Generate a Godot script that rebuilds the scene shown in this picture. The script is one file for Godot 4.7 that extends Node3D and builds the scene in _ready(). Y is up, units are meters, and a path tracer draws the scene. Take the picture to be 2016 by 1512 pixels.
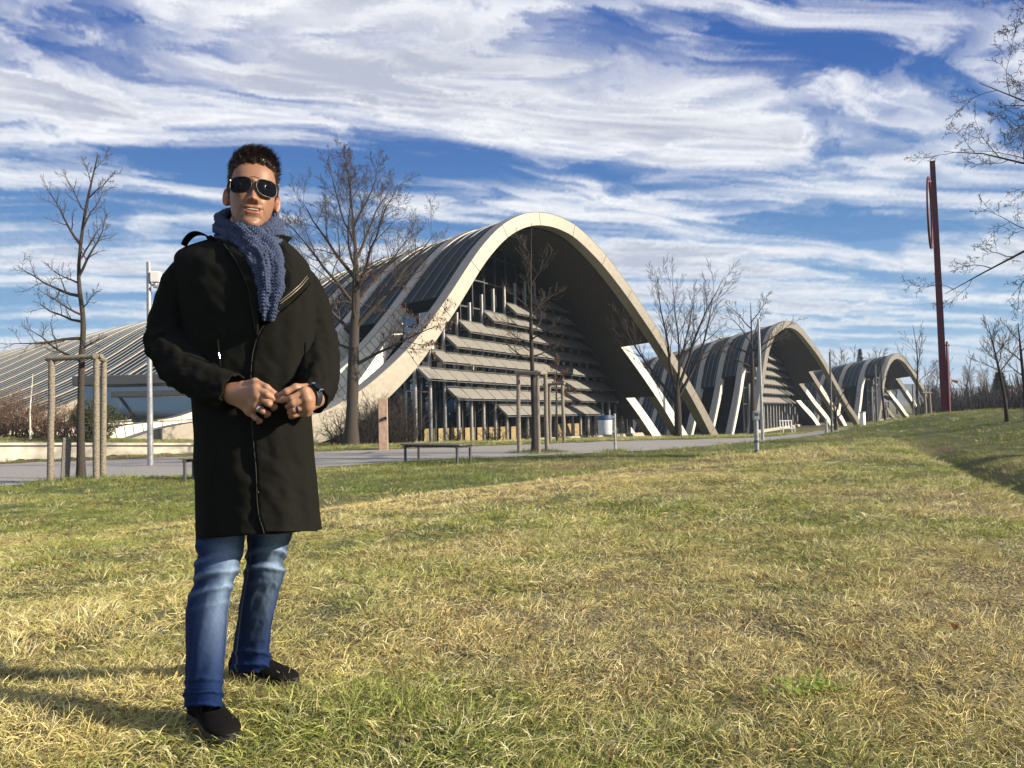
extends Node3D
# A winter park beside three wave-shaped exhibition halls; a man in a dark coat stands on a grassy knoll.

const EYE := Vector3(0, 0.97, 0)
const CAM_PITCH := 1.6
const CAM_ROLL := 1.2

var M := {}
var used := {}
var lawn_noise := FastNoiseLite.new()
var fine_noise := FastNoiseLite.new()

func _ready():
	lawn_noise.seed = 11
	lawn_noise.frequency = 0.16
	lawn_noise.fractal_octaves = 4
	fine_noise.seed = 23
	fine_noise.frequency = 1.3
	fine_noise.fractal_octaves = 3
	camera_and_light()
	make_materials()
	build_ground()
	build_halls()
	build_street_things()
	build_trees()
	build_far_things()
	build_grass()
	build_person()

# ------------------------------------------------------------------ camera, sky, sun
func camera_and_light():
	var cam := Camera3D.new()
	cam.name = "camera"
	cam.fov = rad_to_deg(2.0 * atan(756.0 / 1631.0))
	cam.near = 0.05
	cam.far = 6000.0
	cam.position = EYE
	cam.basis = Basis(Vector3.RIGHT, deg_to_rad(CAM_PITCH)) * Basis(Vector3.BACK, deg_to_rad(-CAM_ROLL))
	add_child(cam)
	cam.current = true
	var e := Environment.new()
	e.background_mode = Environment.BG_SKY
	e.tonemap_mode = Environment.TONE_MAPPER_LINEAR
	e.tonemap_exposure = 2.05
	e.background_energy_multiplier = 1.0
	e.sdfgi_enabled = true
	e.ssao_enabled = true
	e.ssil_enabled = true
	e.fog_enabled = true
	e.fog_density = 0.0004
	e.fog_light_color = Color(0.68, 0.76, 0.86)
	var sky := Sky.new()
	var sm := PanoramaSkyMaterial.new()
	sm.panorama = sky_picture()
	sm.energy_multiplier = 0.52
	sky.sky_material = sm
	e.sky = sky
	var we := WorldEnvironment.new()
	we.name = "world_environment"
	we.environment = e
	add_child(we)
	var sun := DirectionalLight3D.new()
	sun.name = "sun"
	sun.light_energy = 1.6
	sun.light_color = Color(1.0, 0.93, 0.82)
	sun.light_angular_distance = 0.5
	sun.shadow_enabled = true
	var az := deg_to_rad(73.0)
	var el := deg_to_rad(22.0)
	var to_sun := Vector3(sin(az) * cos(el), sin(el), cos(az) * cos(el))
	sun.look_at_from_position(to_sun * 100.0, Vector3.ZERO, Vector3.UP)
	add_child(sun)

const SKY_W := 4096

func sky_rows(from_row: int, to_row: int) -> PackedByteArray:
	var h := SKY_W / 2
	var out := PackedByteArray()
	out.resize((to_row - from_row) * SKY_W * 3)
	var big := FastNoiseLite.new()
	big.seed = 5
	big.noise_type = FastNoiseLite.TYPE_SIMPLEX_SMOOTH
	big.frequency = 0.55
	big.fractal_octaves = 3
	var wisp := FastNoiseLite.new()
	wisp.seed = 17
	wisp.noise_type = FastNoiseLite.TYPE_SIMPLEX_SMOOTH
	wisp.frequency = 1.7
	wisp.fractal_octaves = 6
	wisp.fractal_gain = 0.58
	wisp.domain_warp_enabled = true
	wisp.domain_warp_amplitude = 0.35
	wisp.domain_warp_frequency = 0.9
	var ripple := FastNoiseLite.new()
	ripple.seed = 41
	ripple.noise_type = FastNoiseLite.TYPE_SIMPLEX_SMOOTH
	ripple.frequency = 2.6
	ripple.fractal_octaves = 4
	ripple.fractal_type = FastNoiseLite.FRACTAL_RIDGED
	var k := 0
	for r in range(from_row, to_row):
		var up := (0.5 - (r + 0.5) / h) * PI
		var y := sin(up)
		var c := cos(up)
		# a shell of cloud: the layer curves down to the horizon instead of running on for ever
		var reach := 1.0 / (y + 0.075)
		var haze := exp(-y * 13.0)
		var zen := clampf(y / 0.36, 0.0, 1.0)
		var br := lerpf(0.16, 0.008, pow(zen, 0.5))
		var bg := lerpf(0.54, 0.100, pow(zen, 0.5))
		var bb := lerpf(0.78, 0.40, pow(zen, 0.55))
		for i in SKY_W:
			var a := (i + 0.5) / SKY_W * TAU
			var px := -sin(a) * c * reach
			var pz := cos(a) * c * reach
			# streaks drawn out along the wind
			var w := px * 0.94 - pz * 0.34
			var v := pz * 0.94 + px * 0.34
			var wx := big.get_noise_2d(w * 1.1 + 20.0, v * 1.1 - 4.0) * 0.3
			var b := big.get_noise_2d(w * 0.62 + wx * 0.4 + 3.1, v * 1.15 + 7.3)
			var f := wisp.get_noise_2d(w * 0.46 + wx, v * 1.35 + wx * 0.9)
			var g := ripple.get_noise_2d(w * 0.8 + f * 0.6, v * 2.3 - b + wx)
			var d := clampf(0.51 + b * 0.85 + f * 1.3 + g * 0.18, 0.0, 1.0)
			d = lerpf(d, d * d * (3.0 - 2.0 * d), 0.6)
			var veil := clampf(0.10 + 0.35 * b - 0.16 * g, 0.0, 0.40)
			var dense := clampf((b * 0.9 + f * 0.75 - g * 0.35 + 0.02) * 1.7, 0.0, 1.0)
			var cr := lerpf(0.98, 0.50, dense)
			var cg := lerpf(0.98, 0.53, dense)
			var cb := lerpf(0.99, 0.63, dense)
			var o := maxf(d, veil) * lerpf(0.96, 0.82, haze)
			var R := lerpf(br, cr, o)
			var G := lerpf(bg, cg, o)
			var B := lerpf(bb, cb, o)
			R = lerpf(R, 0.70, haze * 0.5)
			G = lerpf(G, 0.80, haze * 0.5)
			B = lerpf(B, 0.86, haze * 0.5)
			out[k] = int(clampf(pow(R, 0.4545), 0.0, 1.0) * 255.0)
			out[k + 1] = int(clampf(pow(G, 0.4545), 0.0, 1.0) * 255.0)
			out[k + 2] = int(clampf(pow(B, 0.4545), 0.0, 1.0) * 255.0)
			k += 3
	return out

func sky_picture() -> ImageTexture:
	var h := SKY_W / 2
	var ts := []
	for q in 4:
		var t := Thread.new()
		t.start(sky_rows.bind(q * h / 8, (q + 1) * h / 8))
		ts.append(t)
	var data := PackedByteArray()
	for t in ts:
		data.append_array(t.wait_to_finish())
	var low := PackedByteArray()
	low.resize(SKY_W * h / 2 * 3)
	low.fill(120)
	data.append_array(low)
	return ImageTexture.create_from_image(Image.create_from_data(SKY_W, h, false, Image.FORMAT_RGB8, data))

# ------------------------------------------------------------------ helpers
class MB:
	var v := PackedVector3Array()
	var n := PackedVector3Array()
	var c := PackedColorArray()
	var i := PackedInt32Array()
	var col := Color.WHITE

	func quad(a: Vector3, b: Vector3, cc: Vector3, d: Vector3):   # counter-clockwise seen from outside
		var k := v.size()
		var nn := (b - a).cross(d - a)
		if nn.length_squared() < 1e-16:
			nn = (cc - b).cross(d - b)
		nn = nn.normalized()
		v.append_array([a, b, cc, d])
		n.append_array([nn, nn, nn, nn])
		c.append_array([col, col, col, col])
		i.append_array([k, k + 2, k + 1, k, k + 3, k + 2])

	func tri(a: Vector3, b: Vector3, cc: Vector3):
		var k := v.size()
		var nn := (b - a).cross(cc - a).normalized()
		v.append_array([a, b, cc])
		n.append_array([nn, nn, nn])
		c.append_array([col, col, col])
		i.append_array([k, k + 2, k + 1])

	func box(t: Transform3D, s: Vector3, bevel := 0.0):
		var x := t.basis.x * s.x * 0.5
		var y := t.basis.y * s.y * 0.5
		var z := t.basis.z * s.z * 0.5
		var o := t.origin
		if bevel <= 0.0:
			quad(o - x - y + z, o + x - y + z, o + x + y + z, o - x + y + z)
			quad(o + x - y - z, o - x - y - z, o - x + y - z, o + x + y - z)
			quad(o + x - y + z, o + x - y - z, o + x + y - z, o + x + y + z)
			quad(o - x - y - z, o - x - y + z, o - x + y + z, o - x + y - z)
			quad(o - x + y + z, o + x + y + z, o + x + y - z, o - x + y - z)
			quad(o - x - y - z, o + x - y - z, o + x - y + z, o - x - y + z)
			return
		var bx := t.basis.x.normalized() * bevel
		var by := t.basis.y.normalized() * bevel
		var bz := t.basis.z.normalized() * bevel
		var xi := x - bx
		var yi := y - by
		var zi := z - bz
		quad(o - xi - yi + z, o + xi - yi + z, o + xi + yi + z, o - xi + yi + z)
		quad(o + xi - yi - z, o - xi - yi - z, o - xi + yi - z, o + xi + yi - z)
		quad(o + x - yi + zi, o + x - yi - zi, o + x + yi - zi, o + x + yi + zi)
		quad(o - x - yi - zi, o - x - yi + zi, o - x + yi + zi, o - x + yi - zi)
		quad(o - xi + y + zi, o + xi + y + zi, o + xi + y - zi, o - xi + y - zi)
		quad(o - xi - y - zi, o + xi - y - zi, o + xi - y + zi, o - xi - y + zi)
		for sx in [-1.0, 1.0]:
			for sz in [-1.0, 1.0]:
				var p := [o + x * sx + zi * sz - yi, o + xi * sx + z * sz - yi, o + xi * sx + z * sz + yi, o + x * sx + zi * sz + yi]
				if sx * sz < 0: p.reverse()
				quad(p[3], p[2], p[1], p[0])
			for sy in [-1.0, 1.0]:
				var p := [o + x * sx + yi * sy - zi, o + xi * sx + y * sy - zi, o + xi * sx + y * sy + zi, o + x * sx + yi * sy + zi]
				if sx * sy < 0: p.reverse()
				quad(p[0], p[1], p[2], p[3])
		for sy in [-1.0, 1.0]:
			for sz in [-1.0, 1.0]:
				var p := [o + y * sy + zi * sz - xi, o + yi * sy + z * sz - xi, o + yi * sy + z * sz + xi, o + y * sy + zi * sz + xi]
				if sy * sz < 0: p.reverse()
				quad(p[0], p[1], p[2], p[3])

	func bar(a: Vector3, b: Vector3, w: float, h: float, up := Vector3.UP, bevel := 0.0):
		var d := b - a
		var l := d.length()
		if l < 1e-6: return
		d /= l
		var s := d.cross(up)
		s = (d.cross(Vector3.RIGHT) if s.length() < 1e-4 else s).normalized()
		box(Transform3D(Basis(s, s.cross(d), -d), (a + b) * 0.5), Vector3(w, h, l), bevel)

	func tube(p: PackedVector3Array, r: PackedFloat32Array, sides := 6, caps := true, squash := 1.0):
		var m := p.size()
		if m < 2: return
		var side := Vector3.ZERO
		var k := v.size()
		for q in m:
			var t := (p[mini(q + 1, m - 1)] - p[maxi(q - 1, 0)]).normalized()
			if side == Vector3.ZERO:
				side = t.cross(Vector3(0.31, 0.2, 0.93))
				if side.length() < 0.05: side = t.cross(Vector3.RIGHT)
			side = (side - t * side.dot(t)).normalized()
			var up := side.cross(t)
			for j in sides:
				var a := TAU * j / sides
				var d := side * cos(a) + up * sin(a) * squash
				v.append(p[q] + d * r[q])
				n.append(d.normalized())
				c.append(col)
		for q in m - 1:
			for j in sides:
				var a := k + q * sides + j
				var b := k + q * sides + (j + 1) % sides
				i.append_array([a, b, b + sides, a, b + sides, a + sides])
		if caps:
			for e in [0, m - 1]:
				if r[e] < 0.0015: continue
				var t := (p[1] - p[0]).normalized() if e == 0 else (p[m - 2] - p[m - 1]).normalized()
				var o := v.size()
				v.append(p[e])
				n.append(-t)
				c.append(col)
				for j in sides:
					v.append(v[k + e * sides + j])
					n.append(-t)
					c.append(col)
				for j in sides:
					if e == 0: i.append_array([o, o + 1 + (j + 1) % sides, o + 1 + j])
					else: i.append_array([o, o + 1 + j, o + 1 + (j + 1) % sides])

	func grid(rows: Array, closed := false, flip := false, cols: Array = []):   # rows of points; smooth
		var k := v.size()
		var h := rows.size()
		var w: int = rows[0].size()
		for y in h:
			v.append_array(rows[y])
			for x in w:
				var l: Vector3 = rows[y][(x - 1 + w) % w if closed else maxi(x - 1, 0)]
				var rr: Vector3 = rows[y][(x + 1) % w if closed else mini(x + 1, w - 1)]
				var u: Vector3 = rows[maxi(y - 1, 0)][x]
				var d: Vector3 = rows[mini(y + 1, h - 1)][x]
				var nn := (rr - l).cross(d - u)
				if nn.length_squared() < 1e-18: nn = Vector3.UP
				n.append((nn if flip else -nn).normalized())
				c.append(cols[y][x] if cols else col)
		for y in h - 1:
			for x in (w if closed else w - 1):
				var a := k + y * w + x
				var b := k + y * w + (x + 1) % w
				if flip: i.append_array([a, b + w, b, a, a + w, b + w])
				else: i.append_array([a, b, b + w, a, b + w, a + w])

	func ball(o: Vector3, s: Vector3, w := 12, h := 8):
		var rows := []
		for y in h + 1:
			var row := PackedVector3Array()
			for x in w:
				var a := TAU * x / w
				var b := PI * y / h
				row.append(o + Vector3(sin(b) * cos(a) * s.x, cos(b) * s.y, sin(b) * sin(a) * s.z))
			rows.append(row)
		grid(rows, true, false)

	func mesh() -> ArrayMesh:
		var arr := []
		arr.resize(Mesh.ARRAY_MAX)
		arr[Mesh.ARRAY_VERTEX] = v
		arr[Mesh.ARRAY_NORMAL] = n
		arr[Mesh.ARRAY_COLOR] = c
		arr[Mesh.ARRAY_INDEX] = i
		var am := ArrayMesh.new()
		am.add_surface_from_arrays(Mesh.PRIMITIVE_TRIANGLES, arr)
		return am

func numbered(called: String) -> String:
	var k: int = used.get(called, 0)
	used[called] = k + 1
	return called if k == 0 else "%s_%03d" % [called, k]

func tag(o: Node, label: String, category: String, group := "", kind := ""):
	if label: o.set_meta("label", label)
	if category: o.set_meta("category", category)
	if group: o.set_meta("group", group)
	if kind: o.set_meta("kind", kind)

func thing(called: String, label: String, category: String, at := Vector3.ZERO, group := "") -> Node3D:
	var o := Node3D.new()
	o.name = numbered(called)
	o.position = at
	add_child(o)
	tag(o, label, category, group)
	return o

# A mesh whose points are given in the world, put under the thing (or part) it belongs to.
func part(called: String, mb: MB, m: Material, parent: Node3D, stuff := false) -> MeshInstance3D:
	if mb.v.is_empty(): return null
	var o := MeshInstance3D.new()
	o.name = called
	o.mesh = mb.mesh()
	o.material_override = m
	parent.add_child(o, true)
	if parent.get_parent() == self and not parent is MeshInstance3D:
		o.position = -parent.position
	if stuff: o.set_meta("kind", "stuff")
	return o

func piece(called: String, mesh: Mesh, m: Material, parent: Node3D, t: Transform3D) -> MeshInstance3D:
	var o := MeshInstance3D.new()
	o.name = called
	o.mesh = mesh
	o.material_override = m
	parent.add_child(o, true)
	o.transform = t
	if parent.get_parent() == self and not parent is MeshInstance3D:
		o.position -= parent.position
	return o

func whole(called: String, mb: MB, m: Material, label := "", category := "", group := "", kind := "") -> MeshInstance3D:
	var o := MeshInstance3D.new()
	o.name = numbered(called)
	o.mesh = mb.mesh()
	o.material_override = m
	add_child(o)
	tag(o, label, category, group, kind)
	return o

func copy_of(o: Node3D, label: String, at: Vector3, turn := 0.0) -> Node3D:
	var c: Node3D = o.duplicate()
	var stem := String(o.name).rstrip("0123456789").trim_suffix("_")
	c.name = numbered(stem)
	add_child(c)
	c.position = at
	c.rotation.y = turn
	if label: c.set_meta("label", label)
	return c

# ------------------------------------------------------------------ materials
func noise_tex(seed_: int, freq: float, stops: Array, octaves := 4, size := 256, stretch := false) -> NoiseTexture2D:
	var f := FastNoiseLite.new()
	f.seed = seed_
	f.noise_type = FastNoiseLite.TYPE_SIMPLEX_SMOOTH
	f.frequency = freq
	f.fractal_octaves = octaves
	var t := NoiseTexture2D.new()
	t.width = size
	t.height = size
	t.seamless = true
	t.noise = f
	if stops:
		var g := Gradient.new()
		var offs := PackedFloat32Array()
		var cols := PackedColorArray()
		for q in stops.size():
			offs.append(float(q) / (stops.size() - 1))
			cols.append(stops[q])
		g.offsets = offs
		g.colors = cols
		t.color_ramp = g
	return t

func lin(r: float, g: float, b: float) -> Color:
	return Color(r, g, b).linear_to_srgb()

func mat(called: String, c: Color, rough := 0.7, metal := 0.0, tex: Texture2D = null, tile := 1.0, bump: Texture2D = null, depth := 0.0) -> StandardMaterial3D:
	var m := StandardMaterial3D.new()
	m.resource_name = called
	m.albedo_color = c
	m.roughness = rough
	m.metallic = metal
	if tex:
		m.albedo_texture = tex
		m.uv1_triplanar = true
		m.uv1_scale = Vector3.ONE * tile
	if bump:
		m.uv1_triplanar = true
		m.uv1_scale = Vector3.ONE * tile
		m.heightmap_enabled = true
		m.heightmap_texture = bump
		m.heightmap_scale = depth
	M[called] = m
	return m

func g(x: float) -> Color:
	return Color(x, x, x)

func make_materials():
	var patchy := noise_tex(3, 0.02, [g(0.72), g(0.9), g(1.0)])
	var grainy := noise_tex(4, 0.08, [g(0.55), g(0.85), g(1.0)], 5)
	var bumps := noise_tex(6, 0.06, [g(0), g(1)], 5)
	var faint := noise_tex(5, 0.03, [g(0.86), g(0.95), g(1.0)])
	mat("rib_metal", lin(0.275, 0.258, 0.22), 0.42, 0.45, faint, 0.35)
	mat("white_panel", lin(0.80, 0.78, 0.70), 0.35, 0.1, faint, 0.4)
	mat("joint", lin(0.06, 0.06, 0.06), 0.8)
	mat("roof", lin(0.013, 0.026, 0.036), 0.6, 0.1, grainy, 0.25).metallic_specular = 0.25
	mat("roof_seam", lin(0.10, 0.12, 0.14), 0.45, 0.3)
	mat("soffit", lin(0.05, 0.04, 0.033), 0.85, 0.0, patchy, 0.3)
	mat("steel", lin(0.34, 0.34, 0.34), 0.4, 0.5, patchy, 0.8)
	mat("dark_steel", lin(0.10, 0.105, 0.11), 0.5, 0.4)
	mat("louvre", lin(0.27, 0.265, 0.25), 0.55, 0.1, faint, 0.6)
	mat("dark_glass", lin(0.13, 0.17, 0.21), 0.05, 1.0)
	mat("blind", lin(0.75, 0.74, 0.70), 0.8)
	mat("tan_board", lin(0.32, 0.25, 0.12), 0.8, 0.0, patchy, 0.6)
	mat("concrete", lin(0.50, 0.47, 0.41), 0.85, 0.0, grainy, 0.6, bumps, 0.2)
	mat("white_wall", lin(0.72, 0.68, 0.58), 0.8, 0.0, patchy, 0.5)
	mat("path", lin(0.36, 0.35, 0.34), 0.9, 0.0, grainy, 0.9, bumps, 0.4)
	mat("stake_wood", lin(0.33, 0.29, 0.23), 0.85, 0.0, noise_tex(8, 0.03, [g(0.5), g(0.8), g(1.0)], 4), 3.0, bumps, 0.5)
	mat("bark", lin(0.095, 0.08, 0.066), 0.9, 0.0, noise_tex(9, 0.05, [g(0.35), g(0.7), g(1.0)], 4), 2.5, bumps, 1.2)
	mat("dark_bark", lin(0.042, 0.034, 0.031), 0.9, 0.0, grainy, 2.0, bumps, 1.0)
	mat("twig", lin(0.05, 0.038, 0.032), 0.85)
	mat("red_twig", lin(0.13, 0.075, 0.06), 0.85)
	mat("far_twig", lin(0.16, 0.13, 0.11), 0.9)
	mat("dry_leaf", lin(0.105, 0.048, 0.026), 0.8)
	M["dry_leaf"].backlight_enabled = true
	M["dry_leaf"].backlight = lin(0.10, 0.045, 0.02)
	mat("evergreen", lin(0.030, 0.045, 0.012), 0.7)
	mat("brush", lin(0.12, 0.075, 0.05), 0.9)
	mat("galvanised", lin(0.42, 0.44, 0.46), 0.42, 0.4, patchy, 2.0)
	mat("bin_white", lin(0.62, 0.66, 0.70), 0.4, 0.1, patchy, 3.0)
	mat("bin_blue", lin(0.03, 0.07, 0.16), 0.5)
	mat("blue_sign", lin(0.02, 0.06, 0.30), 0.5)
	mat("sculpture_red", lin(0.105, 0.005, 0.020), 0.5, 0.0, patchy, 0.6)
	mat("pink_stone", lin(0.47, 0.33, 0.25), 0.7, 0.0, patchy, 1.2)
	mat("white_paint", lin(0.78, 0.78, 0.76), 0.6)
	mat("house_wall", lin(0.62, 0.60, 0.55), 0.85)
	mat("house_roof", lin(0.10, 0.085, 0.08), 0.85)
	mat("far_wood", lin(0.05, 0.045, 0.045), 0.95)
	mat("hill", lin(0.06, 0.07, 0.06), 0.95)
	var gm := mat("ground", lin(1, 1, 1), 0.95, 0.0, noise_tex(12, 0.05, [g(0.35), g(0.75), g(1.0)], 5, 512), 0.9, noise_tex(13, 0.09, [g(0), g(1)], 5, 512), 3.0)
	gm.vertex_color_use_as_albedo = true
	var bl := mat("blade", lin(1, 1, 1), 0.65)
	bl.vertex_color_use_as_albedo = true
	bl.backlight_enabled = true
	bl.backlight = g(0.5)
	var vc := mat("tinted", lin(1, 1, 1), 0.8)
	vc.vertex_color_use_as_albedo = true
# ------------------------------------------------------------------ ground
func knoll(x: float, d: float) -> float:
	var dl := (x + 1.8 - 0.89 * (d - 8.0)) / 1.339
	var dr := (4.8 + 0.366 * (d - 7.75) - x) / 1.065
	var k := 0.8
	var h := clampf(0.5 + 0.5 * (dr - dl) / k, 0.0, 1.0)
	var m := lerpf(dr, dl, h) - k * h * (1.0 - h)
	return smoothstep(-0.75, 0.35, m)

func ground_y(x: float, d: float) -> float:
	var y := -0.25
	if d > 28.0: y -= 0.036 * (minf(d, 85.0) - 28.0)
	y += knoll(x, d) * (0.29 + 0.05 * smoothstep(2.0, 6.0, d))
	# a bank rises again beyond the hollow on the right
	var right := (x - 4.8 - 0.366 * (d - 7.75)) / 1.065
	y -= 0.36 * bump(right - 0.6, 0.42) * smoothstep(24.0, 18.0, d) * smoothstep(3.0, 7.0, d)
	y += 0.06 * clampf(right - 1.6, 0.0, 8.0) * smoothstep(27.0, 18.0, d) * smoothstep(3.0, 7.0, d)
	var mx := (x - 15.6) / 2.4
	var md := (d - 27.0) / 6.5
	y += 0.74 * exp(-0.5 * (mx * mx + md * md)) + 0.18 * smoothstep(13.5, 17.0, x) * bump(d - 36.0, 6.0)
	if x < -6.0:
		var past := d - wall_line(x)
		y += (0.40 - 0.045 * (x + 14.0)) * smoothstep(0.1, 0.45, past) * (0.75 + 0.25 * smoothstep(25.0, 29.0, d)) * smoothstep(-7.0, -8.4, x) * (1.0 - smoothstep(33.0, 38.0, d))
	if d < 60.0:
		var rough := 1.0 - smoothstep(25.0, 60.0, d)
		var on_path := path_share(x, d)
		y += rough * (1.0 - on_path) * (lawn_noise.get_noise_2d(x * 2.2, d * 2.2) * 0.055 + fine_noise.get_noise_2d(x, d) * 0.024 + fine_noise.get_noise_2d(x * 3.1 + 50.0, d * 3.1) * 0.014)
		y -= on_path * 0.03
	return y

func wall_line(x: float) -> float:
	return 23.2 + (x + 14.0) * -0.02 + (x + 14.0) * 0.56

const PATH_NEAR := [Vector2(-60, 4), Vector2(-14, 13.2), Vector2(-8.6, 15.5), Vector2(-4.6, 18.2), Vector2(-1.8, 19.9), Vector2(3.9, 22.2), Vector2(7.8, 25.8), Vector2(11.5, 29.6), Vector2(16.0, 36.0), Vector2(40, 66)]
const PATH_FAR := [Vector2(-60, 18), Vector2(-18, 20.6), Vector2(-12.6, 22.6), Vector2(-7.0, 25.0), Vector2(-2.4, 26.2), Vector2(5.2, 28.8), Vector2(9.7, 32.0), Vector2(12.3, 34.5), Vector2(15.8, 39.6), Vector2(38, 69)]

func edge_at(line: Array, x: float) -> float:
	for q in line.size() - 1:
		if x <= line[q + 1].x:
			return lerpf(line[q].y, line[q + 1].y, clampf((x - line[q].x) / (line[q + 1].x - line[q].x), 0.0, 1.0))
	return line[-1].y

func path_share(x: float, d: float) -> float:
	if d < 4.0 or d > 70.0 or x > 13.4: return 0.0
	return smoothstep(-0.25, 0.15, d - edge_at(PATH_NEAR, x)) * smoothstep(-0.25, 0.15, edge_at(PATH_FAR, x) - d)

# 0 = dry straw, 1 = green
func green_at(x: float, d: float) -> float:
	var s := lawn_noise.get_noise_2d(x * 1.1 + 40.0, d * 1.1) * 1.5 + fine_noise.get_noise_2d(x * 0.8, d * 0.8 + 9.0) * 0.55
	var k := 0.43 + s
	k += (1.0 - knoll(x, d)) * 0.5 * smoothstep(5.0, 10.0, d) * float(d < 60.0)
	k += 0.3 * smoothstep(1.2, 0.0, absf(edge_at(PATH_NEAR, x) - d - 0.6)) * float(d < 30.0)
	return clampf(k, 0.0, 1.0)

func lawn_colour(x: float, d: float) -> Color:
	var k := green_at(x, d)
	var straw := Color(0.30, 0.25, 0.115)
	var leaf := Color(0.125, 0.16, 0.034)
	var c := straw.lerp(leaf, k)
	if x < -8.0 and d > 21.0 and d < wall_line(x): c = c.lerp(Color(0.16, 0.09, 0.05), 0.55 + 0.4 * fine_noise.get_noise_2d(x * 2.0, d * 2.0))
	return c

func steps(lo: float, hi: float, near: float, grow: float) -> PackedFloat32Array:
	var a := PackedFloat32Array()
	var p := 0.0
	var s := near
	while p < hi:
		a.append(p)
		p += s
		s *= grow
	a.append(hi)
	p = -near
	s = near
	var b := PackedFloat32Array()
	while p > lo:
		b.append(p)
		s *= grow
		p -= s
	b.append(lo)
	b.reverse()
	b.append_array(a)
	return b

func build_ground():
	var xs := steps(-1800.0, 1800.0, 0.12, 1.018)
	var ds := steps(-30.0, 2600.0, 0.12, 1.018)
	var rows := []
	var cols := []
	for d in ds:
		var row := PackedVector3Array()
		var cr := PackedColorArray()
		for x in xs:
			row.append(Vector3(x, ground_y(x, d), -d))
			cr.append(lawn_colour(x, d))
		rows.append(row)
		cols.append(cr)
	var mb := MB.new()
	mb.grid(rows, false, false, cols)
	whole("ground", mb, M.ground, "rough winter lawn of straw and green grass over the knoll", "ground", "", "structure")
	# the path: a sheet with a slightly ragged edge
	var pm := MB.new()
	var prow := []
	for s in 300:
		var x := -58.0 + 71.4 * s / 299.0
		var a := edge_at(PATH_NEAR, x) + fine_noise.get_noise_2d(x * 0.7, 3.0) * 0.10
		var b := edge_at(PATH_FAR, x) + fine_noise.get_noise_2d(x * 0.7, 31.0) * 0.12
		var row := PackedVector3Array()
		for q in 9:
			var d := lerpf(a, b, q / 8.0)
			row.append(Vector3(x, ground_y(x, d) + 0.012 + 0.022 * sin(PI * q / 8.0), -d))
		prow.append(row)
	pm.grid(prow, false, false)
	whole("path", pm, M.path, "pale grey gravel path curving past the halls", "path", "", "structure")

# ------------------------------------------------------------------ grass
func tuft(seed_: int, blades: int, high: float, spread: float, lie: float) -> ArrayMesh:
	var r := RandomNumberGenerator.new()
	r.seed = seed_
	var mb := MB.new()
	for b in blades:
		var a := r.randf() * TAU
		var p := Vector3(cos(a), 0, sin(a)) * spread * sqrt(r.randf())
		var dir := Vector3(cos(a) * lie + r.randf_range(-0.5, 0.5), 1.0, sin(a) * lie + r.randf_range(-0.5, 0.5)).normalized()
		var bend := Vector3(r.randf_range(-1, 1), -0.9 * lie - 0.3, r.randf_range(-1, 1))
		var l := high * r.randf_range(0.45, 1.0)
		var w := r.randf_range(0.0009, 0.0020)
		var side := dir.cross(Vector3(r.randf_range(-1, 1), 0.2, r.randf_range(-1, 1))).normalized()
		var tone := r.randf_range(0.62, 1.15)
		mb.col = Color(tone, tone * r.randf_range(0.92, 1.04), tone * r.randf_range(0.75, 1.05))
		var pts := []
		for q in 4:
			pts.append(p)
			p += dir * l / 3.0
			dir = (dir + bend * 0.42).normalized()
		for q in 3:
			var wa := w * (1.0 - q * 0.28)
			var wb := w * (1.0 - (q + 1) * 0.30)
			mb.quad(pts[q] - side * wa, pts[q] + side * wa, pts[q + 1] + side * wb, pts[q + 1] - side * wb)
	return mb.mesh()

func scatter(called: String, mesh: Mesh, where: Array, tints: PackedColorArray, label: String):
	var mm := MultiMesh.new()
	mm.transform_format = MultiMesh.TRANSFORM_3D
	mm.use_colors = true
	mm.mesh = mesh
	mm.instance_count = where.size()
	for q in where.size():
		mm.set_instance_transform(q, where[q])
		mm.set_instance_color(q, tints[q])
	var o := MultiMeshInstance3D.new()
	o.name = numbered(called)
	o.multimesh = mm
	o.material_override = M.blade
	add_child(o)
	tag(o, label, "grass", "", "stuff")

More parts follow.
